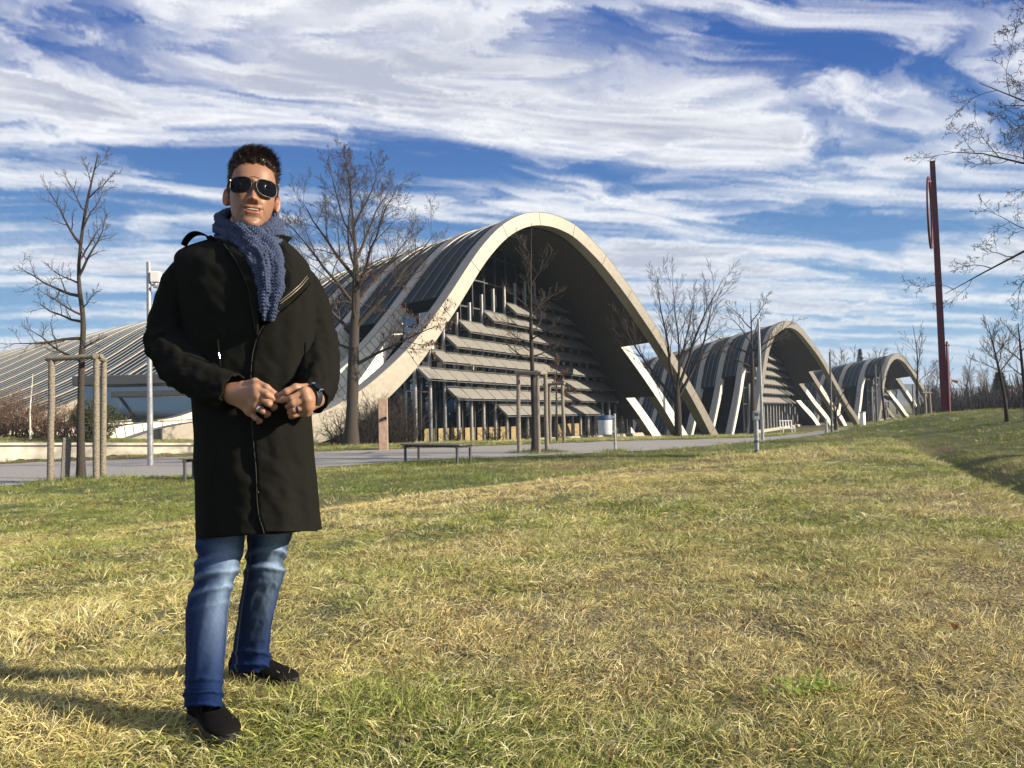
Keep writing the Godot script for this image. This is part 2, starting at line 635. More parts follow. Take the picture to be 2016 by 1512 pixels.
func build_grass():
	var r := RandomNumberGenerator.new()
	r.seed = 77
	var kinds := [
		[tuft(1, 22, 0.09, 0.06, 1.1), "matted dry straw blades lying over the knoll"],
		[tuft(2, 20, 0.08, 0.055, 0.55), "short upright grass blades all over the lawn"],
		[tuft(3, 15, 0.125, 0.05, 1.35), "long bent pale blades tangled on the near lawn"],
		[tuft(4, 20, 0.05, 0.075, 0.5), "low turf blades filling the lawn"]]
	var where := [[], [], [], []]
	var tint := [PackedColorArray(), PackedColorArray(), PackedColorArray(), PackedColorArray()]
	var bands := [[1.2, 3.2, 1050.0, 0.95], [3.2, 6.0, 520.0, 1.05], [6.0, 11.0, 210.0, 1.25], [11.0, 20.0, 80.0, 1.45], [20.0, 36.0, 28.0, 1.8], [36.0, 62.0, 6.0, 2.6]]
	for b in bands:
		var half: float = b[1] * 0.68 + 0.8
		var count := int((b[1] - b[0]) * 2.0 * half * b[2])
		for q in count:
			var d: float = r.randf_range(b[0], b[1])
			var x: float = r.randf_range(-half, half)
			if absf(x) > d * 0.66 + 0.7: continue
			if path_share(x, d) > 0.15 + 0.3 * r.randf(): continue
			if x < -7.5 and absf(d - wall_line(x) - 0.15) < 0.35: continue
			var k := green_at(x, d)
			if k < 0.15 and r.randf() < 0.35: continue
			var kind := 3
			var pick := r.randf()
			if d < 12.0:
				if pick < 0.30: kind = 0
				elif pick < 0.55: kind = 1
				elif pick < 0.70: kind = 2
			elif pick < 0.5: kind = 1
			var straw := Color(0.66, 0.575, 0.27)
			var pale := Color(0.86, 0.80, 0.52)
			var leaf := Color(0.26, 0.32, 0.065)
			var g_ := k + r.randf_range(-0.35, 0.35)
			if kind == 0 or kind == 2: g_ -= 0.22
			var c := straw.lerp(leaf, clampf(g_, 0.0, 1.0))
			var lush := (1.0 - knoll(x, d)) * smoothstep(7.0, 11.0, d) * float(d < 32.0)
			c = c.lerp(Color(0.12, 0.185, 0.036), lush * (0.55 + 0.4 * lawn_noise.get_noise_2d(x * 1.7, d * 1.7 + 70.0)))
			if r.randf() < 0.2 - 0.13 * lush: c = c.lerp(pale, 0.75)
			if r.randf() < 0.07: c = Color(0.28, 0.17, 0.09)
			c *= r.randf_range(0.75, 1.1)
			var s: float = b[3] * r.randf_range(0.65, 1.25) * (1.0 + 0.5 * lawn_noise.get_noise_2d(x * 3.0, d * 3.0))
			var basis := Basis(Vector3.UP, r.randf() * TAU).scaled(Vector3(s, s * r.randf_range(0.7, 1.05), s))
			where[kind].append(Transform3D(basis, Vector3(x, ground_y(x, d) - 0.008, -d)))
			tint[kind].append(Color(c.r, c.g, c.b))
	# rank tufts left standing round trunks, stakes, posts and bench legs
	for s in [[-8.13, 15.6, 0.9, 60], [-7.6, 15.5, 0.5, 40], [0.57, 22.2, 0.7, 60], [0.9, 22.5, 0.5, 30], [2.70, 22.0, 0.35, 24], [-1.2, 18.6, 0.5, 26], [-2.1, 18.4, 0.4, 20], [-5.69, 29.0, 0.8, 40], [5.66, 19.3, 0.25, 14], [7.95, 40.0, 0.8, 30], [-5.3, 15.1, 0.5, 18], [12.9, 30.5, 0.4, 16]]:
		for q in s[3]:
			var a := r.randf() * TAU
			var rr: float = s[2] * sqrt(r.randf())
			var x: float = s[0] + cos(a) * rr
			var d: float = s[1] + sin(a) * rr
			var sc := r.randf_range(1.6, 3.0)
			where[1].append(Transform3D(Basis(Vector3.UP, r.randf() * TAU).scaled(Vector3(sc, sc, sc)), Vector3(x, ground_y(x, d) - 0.01, -d)))
			var c := Color(0.11, 0.18, 0.03).lerp(Color(0.42, 0.37, 0.17), 0.45 * r.randf())
			tint[1].append(c)
	for q in 4:
		scatter("grass", kinds[q][0], where[q], tint[q], kinds[q][1])
	# dead leaves, thickest under the young tree and on the strip before the wall
	var lv := MB.new()
	for q in 900:
		var x := 0.0
		var d := 0.0
		if q < 380:
			x = r.randf_range(-15.0, -7.8)
			d = wall_line(x) - r.randf_range(0.1, 1.3)
		elif q < 560:
			x = -8.1 + r.randfn() * 1.1
			d = 15.3 + r.randfn() * 0.7
		else:
			d = r.randf_range(1.9, 9.0)
			x = r.randf_range(-0.65, 0.65) * d
			if r.randf() < 0.965: continue
		var p := Vector3(x, ground_y(x, d) + r.randf_range(0.02, 0.05), -d)
		var s1 := Vector3(r.randfn(), r.randfn() * 0.35, r.randfn()).normalized() * r.randf_range(0.016, 0.034)
		var s2 := s1.cross(Vector3(r.randfn() * 0.4, 1, r.randfn() * 0.4)).normalized() * s1.length() * 0.55
		lv.quad(p - s1, p + s2 + Vector3.UP * 0.006, p + s1, p)
		lv.quad(p - s1, p, p + s1, p - s2 + Vector3.UP * 0.006)
	whole("fallen_leaves", lv, M.dry_leaf, "dry brown leaves lying in the grass", "leaves", "", "stuff")
# ------------------------------------------------------------------ the three halls
# A hall is a row of curved ribs standing one behind the other, with roof sheets between them.
class Hall:
	var a: Vector3            # foot of the front rib
	var u: Vector3            # along the front rib, to its other foot
	var n: Vector3            # from the front rib backwards
	var prof: PackedVector2Array
	var inner: PackedVector2Array
	var crest := 0.0
	var step := 3.8
	var fall := 0.25
	var fall_len := 45.0
	var linear_fall := 0.0
	var lgrow := 0.008
	var lgrow2 := 0.02
	var rgrow := 0.026

	func drop(t: float) -> float:
		if linear_fall > 0.0: return maxf(1.0 - linear_fall * t, 0.12)
		return 1.0 - fall * (1.0 - exp(-t / fall_len))

	func stretch(s: float, t: float) -> float:
		if s < crest: return crest + (s - crest) * (1.0 + lgrow * minf(t, 15.0) + lgrow2 * maxf(t - 15.0, 0.0))
		return crest + (s - crest) * (1.0 + rgrow * minf(t, step * 3.0))

	func unstretch(s: float, t: float) -> float:
		if s < crest: return crest + (s - crest) / (1.0 + lgrow * minf(t, 15.0) + lgrow2 * maxf(t - 15.0, 0.0))
		return crest + (s - crest) / (1.0 + rgrow * minf(t, step * 3.0))

	func put(p: Vector2, t: float) -> Vector3:
		return a + u * stretch(p.x, t) + n * t + Vector3.UP * p.y * (drop(t) if p.y > 0.0 else 1.0)

	func under(s: float, t: float) -> float:    # height of the roof's underside
		var q := unstretch(s, t)
		for k in inner.size() - 1:
			if q <= inner[k + 1].x:
				return lerpf(inner[k].y, inner[k + 1].y, clampf((q - inner[k].x) / (inner[k + 1].x - inner[k].x), 0.0, 1.0)) * drop(t)
		return -1.0

func make_hall(foot: Vector2, u: Vector2, points: Array, thick: Array, count: int) -> Hall:
	var h := Hall.new()
	h.a = Vector3(foot.x, 0, foot.y)
	h.u = Vector3(u.x, 0, u.y).normalized()
	h.n = Vector3(h.u.z, 0, -h.u.x)
	var c := Curve2D.new()
	for q in points.size():
		var t: Vector2 = (points[mini(q + 1, points.size() - 1)] - points[maxi(q - 1, 0)])
		var w: float = 0.17
		c.add_point(points[q], -t * w, t * w)
	var l := c.get_baked_length()
	for q in count + 1:
		h.prof.append(c.sample_baked(l * q / count, true))
	for q in count + 1:
		var t := (h.prof[mini(q + 2, count)] - h.prof[maxi(q - 2, 0)]).normalized()
		var f := float(q) / count * (thick.size() - 1)
		var k := mini(int(f), thick.size() - 2)
		h.inner.append(h.prof[q] + Vector2(t.y, -t.x) * lerpf(thick[k], thick[k + 1], f - k))
	var top := -9.0
	for p in h.prof:
		if p.y > top:
			top = p.y
			h.crest = p.x
	return h

# one rib: a curved box girder from foot to foot
func rib_shape(h: Hall, t: float, wide: float, from := 0, to := -1, grow := 0.0, skin := false) -> MB:
	var mb := MB.new()
	var last := h.prof.size() - 1 if to < 0 else to
	var rows := [PackedVector3Array(), PackedVector3Array(), PackedVector3Array(), PackedVector3Array()]
	for q in range(from, last + 1):
		var mid := (h.prof[q] + h.inner[q]) * 0.5
		var o := h.prof[q] + (h.prof[q] - mid).normalized() * grow
		var i := h.inner[q] + (h.inner[q] - mid).normalized() * grow
		var back := h.n * wide
		rows[0].append(h.put(o, t))
		rows[1].append(h.put(i, t))
		rows[2].append(h.put(i, t) + back)
		rows[3].append(h.put(o, t) + back)
	for f in 4:
		mb.grid([rows[f], rows[(f + 1) % 4]], false, false)
	for e in [0, rows[0].size() - 1]:
		if e == 0: mb.quad(rows[0][e], rows[3][e], rows[2][e], rows[1][e])
		else: mb.quad(rows[0][e], rows[1][e], rows[2][e], rows[3][e])
	return mb

# cladding panels set proud of a rib's front face, as parts of the rib
func clad(h: Hall, t: float, rib: Node3D, from: int, to: int, every: int, rows: int, m: Material, lo := 0.0, hi := 1.0, gap := 0.016):
	var q := from
	while q < to:
		var e := mini(q + every, to)
		for r in rows:
			var mb := MB.new()
			var f0 := lerpf(lo, hi, float(r) / rows) + gap * 0.6
			var f1 := lerpf(lo, hi, float(r + 1) / rows) - gap * 0.6
			var a := PackedVector3Array()
			var b := PackedVector3Array()
			for k in range(q, e + 1):
				var o := h.put(h.prof[k], t)
				var i := h.put(h.inner[k], t)
				var along := 0.0
				if k == q: along = gap
				elif k == e: along = -gap
				var shift := (h.put(h.prof[mini(k + 1, h.prof.size() - 1)], t) - h.put(h.prof[maxi(k - 1, 0)], t)).normalized() * along
				a.append(o.lerp(i, f0) + shift - h.n * 0.03)
				b.append(o.lerp(i, f1) + shift - h.n * 0.03)
			mb.grid([a, b], false, false)
			var back := h.n * 0.028
			for k in a.size() - 1:
				mb.quad(a[k] + back, a[k], a[k + 1], a[k + 1] + back)
				mb.quad(b[k], b[k] + back, b[k + 1] + back, b[k + 1])
			mb.quad(a[0] + back, b[0] + back, b[0], a[0])
			var z := a.size() - 1
			mb.quad(a[z], b[z], b[z] + back, a[z] + back)
			part("panel", mb, m, rib)
		q = e

func roof_bay(h: Hall, root: Node3D, t0: float, t1: float, cut_left: float, cut_right: float, lining: float, wide: float):
	var top := MB.new()
	var low := MB.new()
	var seams := MB.new()
	var a := PackedVector3Array()
	var b := PackedVector3Array()
	var c := PackedVector3Array()
	var d := PackedVector3Array()
	var c2 := PackedVector3Array()
	for q in h.prof.size():
		var p := h.prof[q]
		if p.y < (cut_left if p.x < h.crest else cut_right): continue
		var mid := h.inner[q]
		var o := p.lerp(mid, 0.07)
		var i := p.lerp(mid, 1.04)
		a.append(h.put(o, t0))
		b.append(h.put(o, t1))
		c.append(h.put(i, lining))
		c2.append(h.put(i, lining) + h.n * (wide + 0.04))
		d.append(h.put(i, t1))
	if a.size() < 3: return
	top.grid([a, b], false, true)
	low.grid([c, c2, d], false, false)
	for e in [0, a.size() - 1]:
		if e == 0: top.quad(a[e], c[e], d[e], b[e])
		else: top.quad(a[e], b[e], d[e], c[e])
	for s in range(1, 4):
		var f := s / 4.0
		for q in a.size() - 1:
			seams.bar(a[q].lerp(b[q], f) + Vector3.UP * 0.02, a[q + 1].lerp(b[q + 1], f) + Vector3.UP * 0.02, 0.05, 0.06)
	var roof := part("roof", top, M.roof, root)
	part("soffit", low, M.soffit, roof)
	part("seam", seams, M.roof_seam, roof)

func deeper(h: Hall, deep: float) -> PackedVector2Array:
	var out := h.inner.duplicate()
	for q in out.size():
		var f := lerpf(deep, 1.0, smoothstep(0.49, 0.56, float(q) / out.size()))
		out[q] = h.prof[q] + (h.inner[q] - h.prof[q]) * f
	return out

func hall_ribs(h: Hall, root: Node3D, count: int, lefts: Array, rights: Array, wide: float, top: Material, deep := 1.0) -> Array:
	var ribs := []
	for k in count:
		var t := h.step * k
		var plain_inner := h.inner
		if deep > 1.0 and k > 0 and k < 4:
			h.inner = deeper(h, deep)
		var mb := rib_shape(h, t, wide)
		var rib := part("rib", mb, M.rib_metal, root)
		h.inner = plain_inner
		ribs.append(rib)
		if k < count - 1:
			var cl: float = lefts[k] if k < lefts.size() else -9.0
			var cr: float = rights[k] if k < rights.size() else -9.0
			roof_bay(h, root, t + wide * 0.5, t + h.step + 0.02, cl, cr, t + (wide if k == 0 else -0.02), wide)
		# the sky-grey sheet on the rib's back
		var cap := MB.new()
		var x := PackedVector3Array()
		var y := PackedVector3Array()
		for q in h.prof.size():
			var lift := (h.prof[q] - h.inner[q]).normalized() * 0.02
			x.append(h.put(h.prof[q] + lift, t) - h.n * 0.02)
			y.append(h.put(h.prof[q] + lift, t) + h.n * (wide + 0.02))
		cap.grid([x, y], false, true)
		part("cap", cap, top, rib)
	return ribs

# louvres: rows of tilted panels on steel posts, with dark glazing behind
func facade(h: Hall, root: Node3D, p0: Vector3, dir: Vector3, length: float, bay: float, rows: Array, base_y: float, base_slope: float, tops: Array = []):
	var out := Vector3(-dir.z, 0, dir.x)
	if out.z < 0: out = -out
	var tall := func(q: float) -> float:
		var p := p0 + dir * q
		var rel := p - h.a
		return h.under(rel.dot(h.u), rel.dot(h.n))
	var bays := int(length / bay)
	var glass := MB.new()
	# glazing behind: panes per bay
	var wall := part("glazing_frame", _bars_only(p0, dir, out, bays, bay, base_y, base_slope, tall), M.dark_steel, root)
	for k in bays:
		var y1: float = maxf(tall.call((k + 0.5) * bay) + 0.3, 1.0)
		var y0 := base_y + base_slope * k * bay
		var cuts := [y0, minf(y0 + 2.9, y1)]
		while cuts[-1] < y1 - 0.4: cuts.append(minf(cuts[-1] + 1.7, y1))
		for r in cuts.size() - 1:
			var mb := MB.new()
			var a := p0 + dir * (k * bay + 0.05) - out * 0.7
			var b := p0 + dir * ((k + 1) * bay - 0.05) - out * 0.7
			a.y = cuts[r] + 0.04
			b.y = a.y
			var up: Vector3 = Vector3.UP * (cuts[r + 1] - cuts[r] - 0.08)
			# glass is never quite plane: each pane leans a hair its own way
			var lean := out * (0.012 * sin(k * 2.7 + r * 1.3))
			mb.quad(a + lean, b - lean, b + up - lean, a + up + lean)
			mb.quad(b - lean - out * 0.03, a + lean - out * 0.03, a + up + lean - out * 0.03, b + up - lean - out * 0.03)
			part("pane", mb, M.dark_glass, wall)
	# posts
	for k in range(bays + 1):
		var q := k * bay
		var top := base_y
		for r in rows:
			if q >= r[1] - 0.2 and q <= r[2] + bay * 0.6: top = maxf(top, r[0])
		top = minf(top + 0.5, tall.call(q) - 0.3)
		if tops: top = minf(curve(tops, q, 1), tall.call(q) - 0.2)
		if top < base_y + 1.5: top = minf(2.9, tall.call(q) - 0.2)
		if top < base_y + 1.0: continue
		var foot := p0 + dir * q
		foot.y = base_y + base_slope * q - 0.3
		var mb := MB.new()
		mb.tube(PackedVector3Array([foot, Vector3(foot.x, top, foot.z)]), PackedFloat32Array([0.11, 0.11]), 10)
		part("post", mb, M.steel, root)
	# louvre panels
	var blade := MB.new()
	blade.box(Transform3D.IDENTITY, Vector3(bay * 0.925, 0.04, 0.98), 0.01)
	var bm := blade.mesh()
	var arms := MB.new()
	for r in rows:
		var q: float = r[1]
		var k0 := int(round(r[1] / bay))
		var k1 := int(round(r[2] / bay))
		for k in range(k0, k1):
			var mid := p0 + dir * ((k + 0.5) * bay) + out * 0.46
			mid.y = r[0] - 0.33 + r[3] * (k + 0.5) * bay
			var tilt := Basis(dir, out.cross(dir).normalized(), out) 
			var ang := deg_to_rad(41.0 + 0.8 * sin(k * 5.1 + r[0] * 3.0))
			var z := (out * cos(ang) + Vector3.DOWN * sin(ang))
			var x := dir
			var y := z.cross(x)
			if y.y < 0:
				y = -y
				x = -x
			piece("louvre", bm, M.louvre, root, Transform3D(Basis(x, y, z), mid))
		for k in range(k0, k1 + 1):
			var s := p0 + dir * (k * bay)
			s.y = r[0] - 0.05 + r[3] * k * bay
			arms.bar(s, s + out * 0.85 + Vector3.DOWN * 0.72, 0.05, 0.07)
			arms.bar(s + Vector3.DOWN * 0.55, s + out * 0.55 + Vector3.DOWN * 0.5, 0.05, 0.05)
		var ra := p0 + dir * (k0 * bay)
		var rb := p0 + dir * (k1 * bay)
		ra.y = r[0] + r[3] * k0 * bay
		rb.y = r[0] + r[3] * k1 * bay
		arms.bar(ra + out * 0.1, rb + out * 0.1, 0.09, 0.10)
		arms.bar(ra + out * 0.82 + Vector3.DOWN * 0.74, rb + out * 0.82 + Vector3.DOWN * 0.74, 0.05, 0.05)
	part("louvre_rail", arms, M.dark_steel, root)
	# kerb under the glass
	var kb := MB.new()
	var ka := p0 + out * 0.25
	var kc := p0 + dir * length + out * 0.25
	ka.y = base_y - 0.1
	kc.y = base_y + base_slope * length - 0.1
	kb.bar(ka, kc, 0.5, 0.4, Vector3.UP, 0.02)
	part("plinth", kb, M.concrete, root)

func _bars_only(p0: Vector3, dir: Vector3, out: Vector3, bays: int, bay: float, base_y: float, slope: float, tall: Callable) -> MB:
	var mb := MB.new()
	for k in bays + 1:
		var a := p0 + dir * (k * bay) - out * 0.66
		var b := a
		a.y = base_y + slope * k * bay - 0.3
		b.y = maxf(tall.call(k * bay) + 0.2, 1.0)
		mb.bar(a, b, 0.07, 0.12, out)
		if k < bays:
			var y := a.y + 3.2
			var c := p0 + dir * ((k + 1) * bay) - out * 0.66
			while y < b.y:
				mb.bar(Vector3(a.x, y, a.z), Vector3(c.x, y, c.z), 0.10, 0.09)
				y += 1.7
	return mb

func build_halls():
	# ---- the near hall
	var pts := [Vector2(-9.5, -0.6), Vector2(-6.6, 0.33), Vector2(-5.0, 0.62), Vector2(-3.5, 0.68), Vector2(-1.9, 0.70), Vector2(0.3, 0.80), Vector2(2.0, 1.42), Vector2(3.6, 2.34), Vector2(5.75, 4.0), Vector2(7.9, 6.2), Vector2(10.0, 8.72), Vector2(11.14, 9.92), Vector2(12.3, 10.87), Vector2(13.5, 11.53), Vector2(14.7, 11.92), Vector2(16.0, 12.06), Vector2(17.3, 11.97), Vector2(18.8, 11.58), Vector2(21.0, 10.43), Vector2(23.4, 8.7), Vector2(26.0, 6.52), Vector2(28.1, 4.62), Vector2(30.1, 2.70), Vector2(32.0, 0.75), Vector2(34.3, -1.8)]
	var h := make_hall(Vector2(-9.006, -36.0), Vector2(0.704, -0.710), pts, [0.55, 0.85, 1.25, 1.30, 1.1, 0.85, 0.76, 0.74, 0.74, 0.76, 0.72, 0.68, 0.68, 0.72, 0.8], 132)
	var root := thing("exhibition_hall", "nearest and largest wave-shaped hall, curved pale metal ribs over a louvred glass front", "building", Vector3(h.a.x, 0, h.a.z))
	var ribs := hall_ribs(h, root, 27, [6.6, 5.8, 5.0, 4.2, 3.5, 2.9, 2.3, 1.8], [5.5, 1.8, 0.2], 0.7, M.rib_metal, 1.45)
	clad(h, 0.0, ribs[0], 0, 132, 8, 1, M.rib_metal)
	var plain_inner := h.inner
	h.inner = deeper(h, 1.45)
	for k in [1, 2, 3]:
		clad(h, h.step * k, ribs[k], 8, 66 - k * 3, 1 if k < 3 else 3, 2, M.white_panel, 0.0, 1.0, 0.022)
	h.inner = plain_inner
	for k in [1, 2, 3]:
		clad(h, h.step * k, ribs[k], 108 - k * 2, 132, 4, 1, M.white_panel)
	facade(h, root, Vector3(-5.04, 0, -43.0), Vector3(0.49, 0, -0.872).normalized(), 33.0, 1.36, [[8.3, 12.2, 18.4, -0.010], [7.55, 9.5, 21.4, -0.012], [6.8, 6.8, 24.4, -0.014], [6.0, 4.1, 27.2, -0.016], [5.05, 2.7, 29.3, -0.016], [4.15, 1.36, 30.2, -0.018], [3.2, 0.0, 31.4, -0.019], [2.2, 2.7, 28.8, -0.012], [1.25, 8.16, 23.1, -0.012]], -0.95, -0.018, [[0.0, 3.2], [1.3, 4.4], [2.6, 5.3], [3.8, 6.2], [5.1, 6.9], [6.5, 7.55], [7.8, 8.05], [9.1, 8.45], [10.5, 8.75], [11.7, 9.05], [13.0, 9.2], [14.5, 9.3], [15.7, 9.25], [17.1, 9.1], [18.5, 8.9], [19.9, 8.55], [21.3, 8.2], [22.8, 7.7], [24.1, 7.1], [25.6, 6.4], [27.5, 5.5], [30.0, 4.3], [32.0, 3.2]])
	# pale roller blinds and low boards behind the glass front
	var dir := Vector3(0.49, 0, -0.872).normalized()
	var out := Vector3(0.872, 0, 0.49)
	for k in [1, 2, 3, 4, 5, 6, 7, 8, 13, 14, 15]:
		var mb := MB.new()
		var p: Vector3 = Vector3(-5.04, 0, -43.0) + dir * ((k + 0.5) * 1.36) - out * 0.55
		p.y = -0.55 - 0.018 * k * 1.36
		mb.box(Transform3D(Basis(dir, Vector3.UP, -out), p), Vector3(1.1, 0.95 if k < 10 else 1.2, 0.04))
		part("tan_board", mb, M.tan_board, root)
	for s in [[0.6, 3.3], [1.7, 3.3], [3.1, 3.35], [4.6, 3.3], [5.8, 3.3], [6.6, 3.3], [1.5, 4.2], [2.6, 4.3], [21.0, 2.4], [28.5, 2.6], [29.6, 3.5], [30.2, 2.3], [29.2, 1.6]]:
		var mb := MB.new()
		var p: Vector3 = Vector3(-5.04, s[1] - 0.019 * s[0], -43.0) + dir * s[0] - out * 0.5
		mb.box(Transform3D(Basis(dir, Vector3.UP, -out), p), Vector3(0.62, 0.5, 0.03))
		part("blind", mb, M.blind, root)
	# glazed flank under the roof edge on the left, seen between the first ribs
	var flank := MB.new()
	for k in 8:
		for r in 4:
			var s := 11.5 - 0.2 * k
			var a := h.a + h.u * s + h.n * (3.4 + k * 1.9)
			var b := h.a + h.u * (s - 0.2) + h.n * (3.4 + (k + 1) * 1.9 - 0.1)
			a.y = -1.3 + r * 2.0
			b.y = a.y
			flank.quad(b, a, a + Vector3.UP * 1.92, b + Vector3.UP * 1.92)
			flank.quad(a + h.u * 0.04, b + h.u * 0.04, b + h.u * 0.04 + Vector3.UP * 1.92, a + h.u * 0.04 + Vector3.UP * 1.92)
	part("flank_glazing", flank, M.dark_glass, root)
	# the dark entrance wall and its canopies at the left end
	var ent := MB.new()
	ent.bar(Vector3(-24.0, 1.0, -46.0), Vector3(-11.0, 1.0, -44.5), 0.2, 3.6)
	part("entrance_wall", ent, M.dark_glass, root)
	for c in [[Vector3(-20.4, 2.62, -40.2), Vector3(-13.0, 2.62, -39.6), 3.2, 0.46], [Vector3(-18.2, 1.95, -38.6), Vector3(-14.2, 1.95, -38.2), 1.8, 0.30]]:
		var mb := MB.new()
		mb.bar(c[0], c[1], c[2], c[3], Vector3.UP, 0.03)
		part("canopy", mb, M.dark_steel, root)
	var strut := MB.new()
	strut.bar(Vector3(-18.6, 2.0, -39.0), Vector3(-17.6, 0.4, -39.4), 0.14, 0.14)
	strut.bar(Vector3(-14.6, 2.0, -38.6), Vector3(-13.6, 0.3, -38.0), 0.14, 0.14)
	part("strut", strut, M.dark_steel, root)
	# ---- the middle hall
	var pb := [Vector2(-0.9, -3.6), Vector2(-0.3, -2.05), Vector2(0.68, -0.1), Vector2(1.75, 2.31), Vector2(2.5, 4.4), Vector2(3.2, 6.05), Vector2(4.0, 7.3), Vector2(4.95, 8.25), Vector2(6.3, 9.0), Vector2(8.3, 9.52), Vector2(9.6, 9.58), Vector2(10.8, 9.42), Vector2(12.25, 8.98), Vector2(14.4, 7.95), Vector2(16.4, 6.9), Vector2(18.3, 5.75), Vector2(20.2, 4.32), Vector2(22.5, 2.6), Vector2(25.1, 0.7), Vector2(28.0, -1.1), Vector2(30.6, -3.4)]
	var hb := make_hall(Vector2(23.73, -82.0), Vector2(0.675, -0.738), pb, [0.7, 0.7, 0.75, 0.75, 0.72, 0.7, 0.7, 0.7, 0.7, 0.7], 84)
	hb.step = 2.3
	hb.linear_fall = 0.019
	hb.lgrow = 0.0
	hb.lgrow2 = 0.01
	hb.rgrow = 0.03
	var rb := thing("exhibition_hall", "middle wave-shaped hall behind the many-stemmed bare tree", "building", Vector3(hb.a.x, 0, hb.a.z))
	var bribs := hall_ribs(hb, rb, 20, [4.9, 3.8, 2.7, 1.8], [5.2, 3.8, 1.5], 0.52, M.rib_metal)
	clad(hb, 0.0, bribs[0], 0, 84, 7, 1, M.rib_metal)
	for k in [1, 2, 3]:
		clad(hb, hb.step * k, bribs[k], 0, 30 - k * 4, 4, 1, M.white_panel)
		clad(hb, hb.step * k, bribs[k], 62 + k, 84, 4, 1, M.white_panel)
	facade(hb, rb, Vector3(24.6, 0, -86.0), Vector3(0.49, 0, -0.872).normalized(), 26.0, 1.6, [[6.4, 7.0, 14.0, -0.01], [5.5, 4.8, 17.0, -0.01], [4.6, 3.2, 19.5, -0.01], [3.6, 1.6, 21.5, -0.01], [2.6, 1.6, 22.5, -0.01], [1.6, 1.6, 22.5, -0.01]], -2.1, 0.0)
	# ---- the far hall
	var pc := [Vector2(-1.2, -4.2), Vector2(-0.53, -2.74), Vector2(0.45, -0.64), Vector2(1.15, 1.0), Vector2(1.75, 2.9), Vector2(2.4, 4.2), Vector2(3.4, 5.56), Vector2(4.9, 6.86), Vector2(6.96, 7.65), Vector2(8.7, 7.75), Vector2(11.1, 7.26), Vector2(13.6, 6.15), Vector2(16.2, 4.69), Vector2(18.8, 3.07), Vector2(21.5, 1.25), Vector2(24.2, -0.5), Vector2(29.0, -3.6)]
	var hc := make_hall(Vector2(52.06, -118.0), Vector2(0.698, -0.716), pc, [0.7, 0.72, 0.75, 0.8, 0.82, 0.8, 0.75, 0.7, 0.7], 84)
	hc.step = 3.0
	hc.linear_fall = 0.02
	hc.lgrow = 0.0
	hc.lgrow2 = 0.01
	hc.rgrow = 0.03
	var rc := thing("exhibition_hall", "farthest and smallest wave-shaped hall beside the red mast", "building", Vector3(hc.a.x, 0, hc.a.z))
	var cribs := hall_ribs(hc, rc, 14, [4.6, 3.0, 1.5], [5.0, 3.4, 1.5], 0.62, M.rib_metal)
	clad(hc, 0.0, cribs[0], 0, 84, 12, 1, M.rib_metal)
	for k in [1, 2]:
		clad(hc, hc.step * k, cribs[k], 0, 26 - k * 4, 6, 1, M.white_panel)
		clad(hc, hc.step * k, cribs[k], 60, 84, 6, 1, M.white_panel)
	facade(hc, rc, Vector3(53.4, 0, -123.0), Vector3(0.49, 0, -0.872).normalized(), 24.0, 2.0, [[4.6, 4.0, 14.0, -0.01], [3.5, 2.0, 17.0, -0.01], [2.4, 2.0, 18.0, -0.01], [1.3, 2.0, 18.0, -0.01]], -2.3, 0.0)
# ------------------------------------------------------------------ things along the path
func on_ground(x: float, d: float, dip := 0.0) -> Vector3:
	return Vector3(x, ground_y(x, d) - dip, -d)

func log_between(called: String, root: Node3D, a: Vector3, b: Vector3, r0: float, r1: float, m: Material, seed_ := 1, sides := 10):
	var rn := RandomNumberGenerator.new()
	rn.seed = seed_
	var pts := PackedVector3Array()
	var rad := PackedFloat32Array()
	var n := 7
	for q in n:
		var f := float(q) / (n - 1)
		var w := Vector3(rn.randf_range(-1, 1), 0, rn.randf_range(-1, 1)) * 0.006
		pts.append(a.lerp(b, f) + w)
		rad.append(lerpf(r0, r1, f) * rn.randf_range(0.95, 1.05))
	# a slightly chamfered sawn end
	pts.append(b + (b - a).normalized() * 0.012)
	rad.append(r1 * 0.8)
	var mb := MB.new()
	mb.tube(pts, rad, sides)
	part(called, mb, m, root)

func bench(at: Vector3, turn: float, label: String, long: float):
	var root := thing("bench", label, "bench", at, "backless benches beside the path")
	root.rotation.y = turn
	var slat := MB.new()
	slat.box(Transform3D.IDENTITY, Vector3(long, 0.035, 0.125), 0.006)
	var sm := slat.mesh()
	for k in 4:
		var s := piece("slat", sm, M.stake_wood if k % 2 else M.grey_wood, root, Transform3D(Basis(), Vector3(0, 0.43, -0.21 + k * 0.14)))
		s.position = Vector3(0, 0.43, -0.21 + k * 0.14)
	var fr := MB.new()
	for s in [-1.0, 1.0]:
		fr.bar(Vector3(s * long * 0.44, 0.385, -0.27), Vector3(s * long * 0.44, 0.385, 0.27), 0.06, 0.05)
	fr.bar(Vector3(-long * 0.44, 0.38, 0.0), Vector3(long * 0.44, 0.38, 0.0), 0.05, 0.04)
	var f := part("frame", fr, M.dark_steel, root)
	f.position = Vector3.ZERO
	for sx in [-1.0, 1.0]:
		for sz in [-1.0, 1.0]:
			var l := MB.new()
			l.bar(Vector3(sx * long * 0.44, -0.08, sz * 0.23), Vector3(sx * long * 0.44, 0.37, sz * 0.23), 0.05, 0.05, Vector3.BACK, 0.006)
			var o := part("leg", l, M.dark_steel, root)
			o.position = Vector3.ZERO

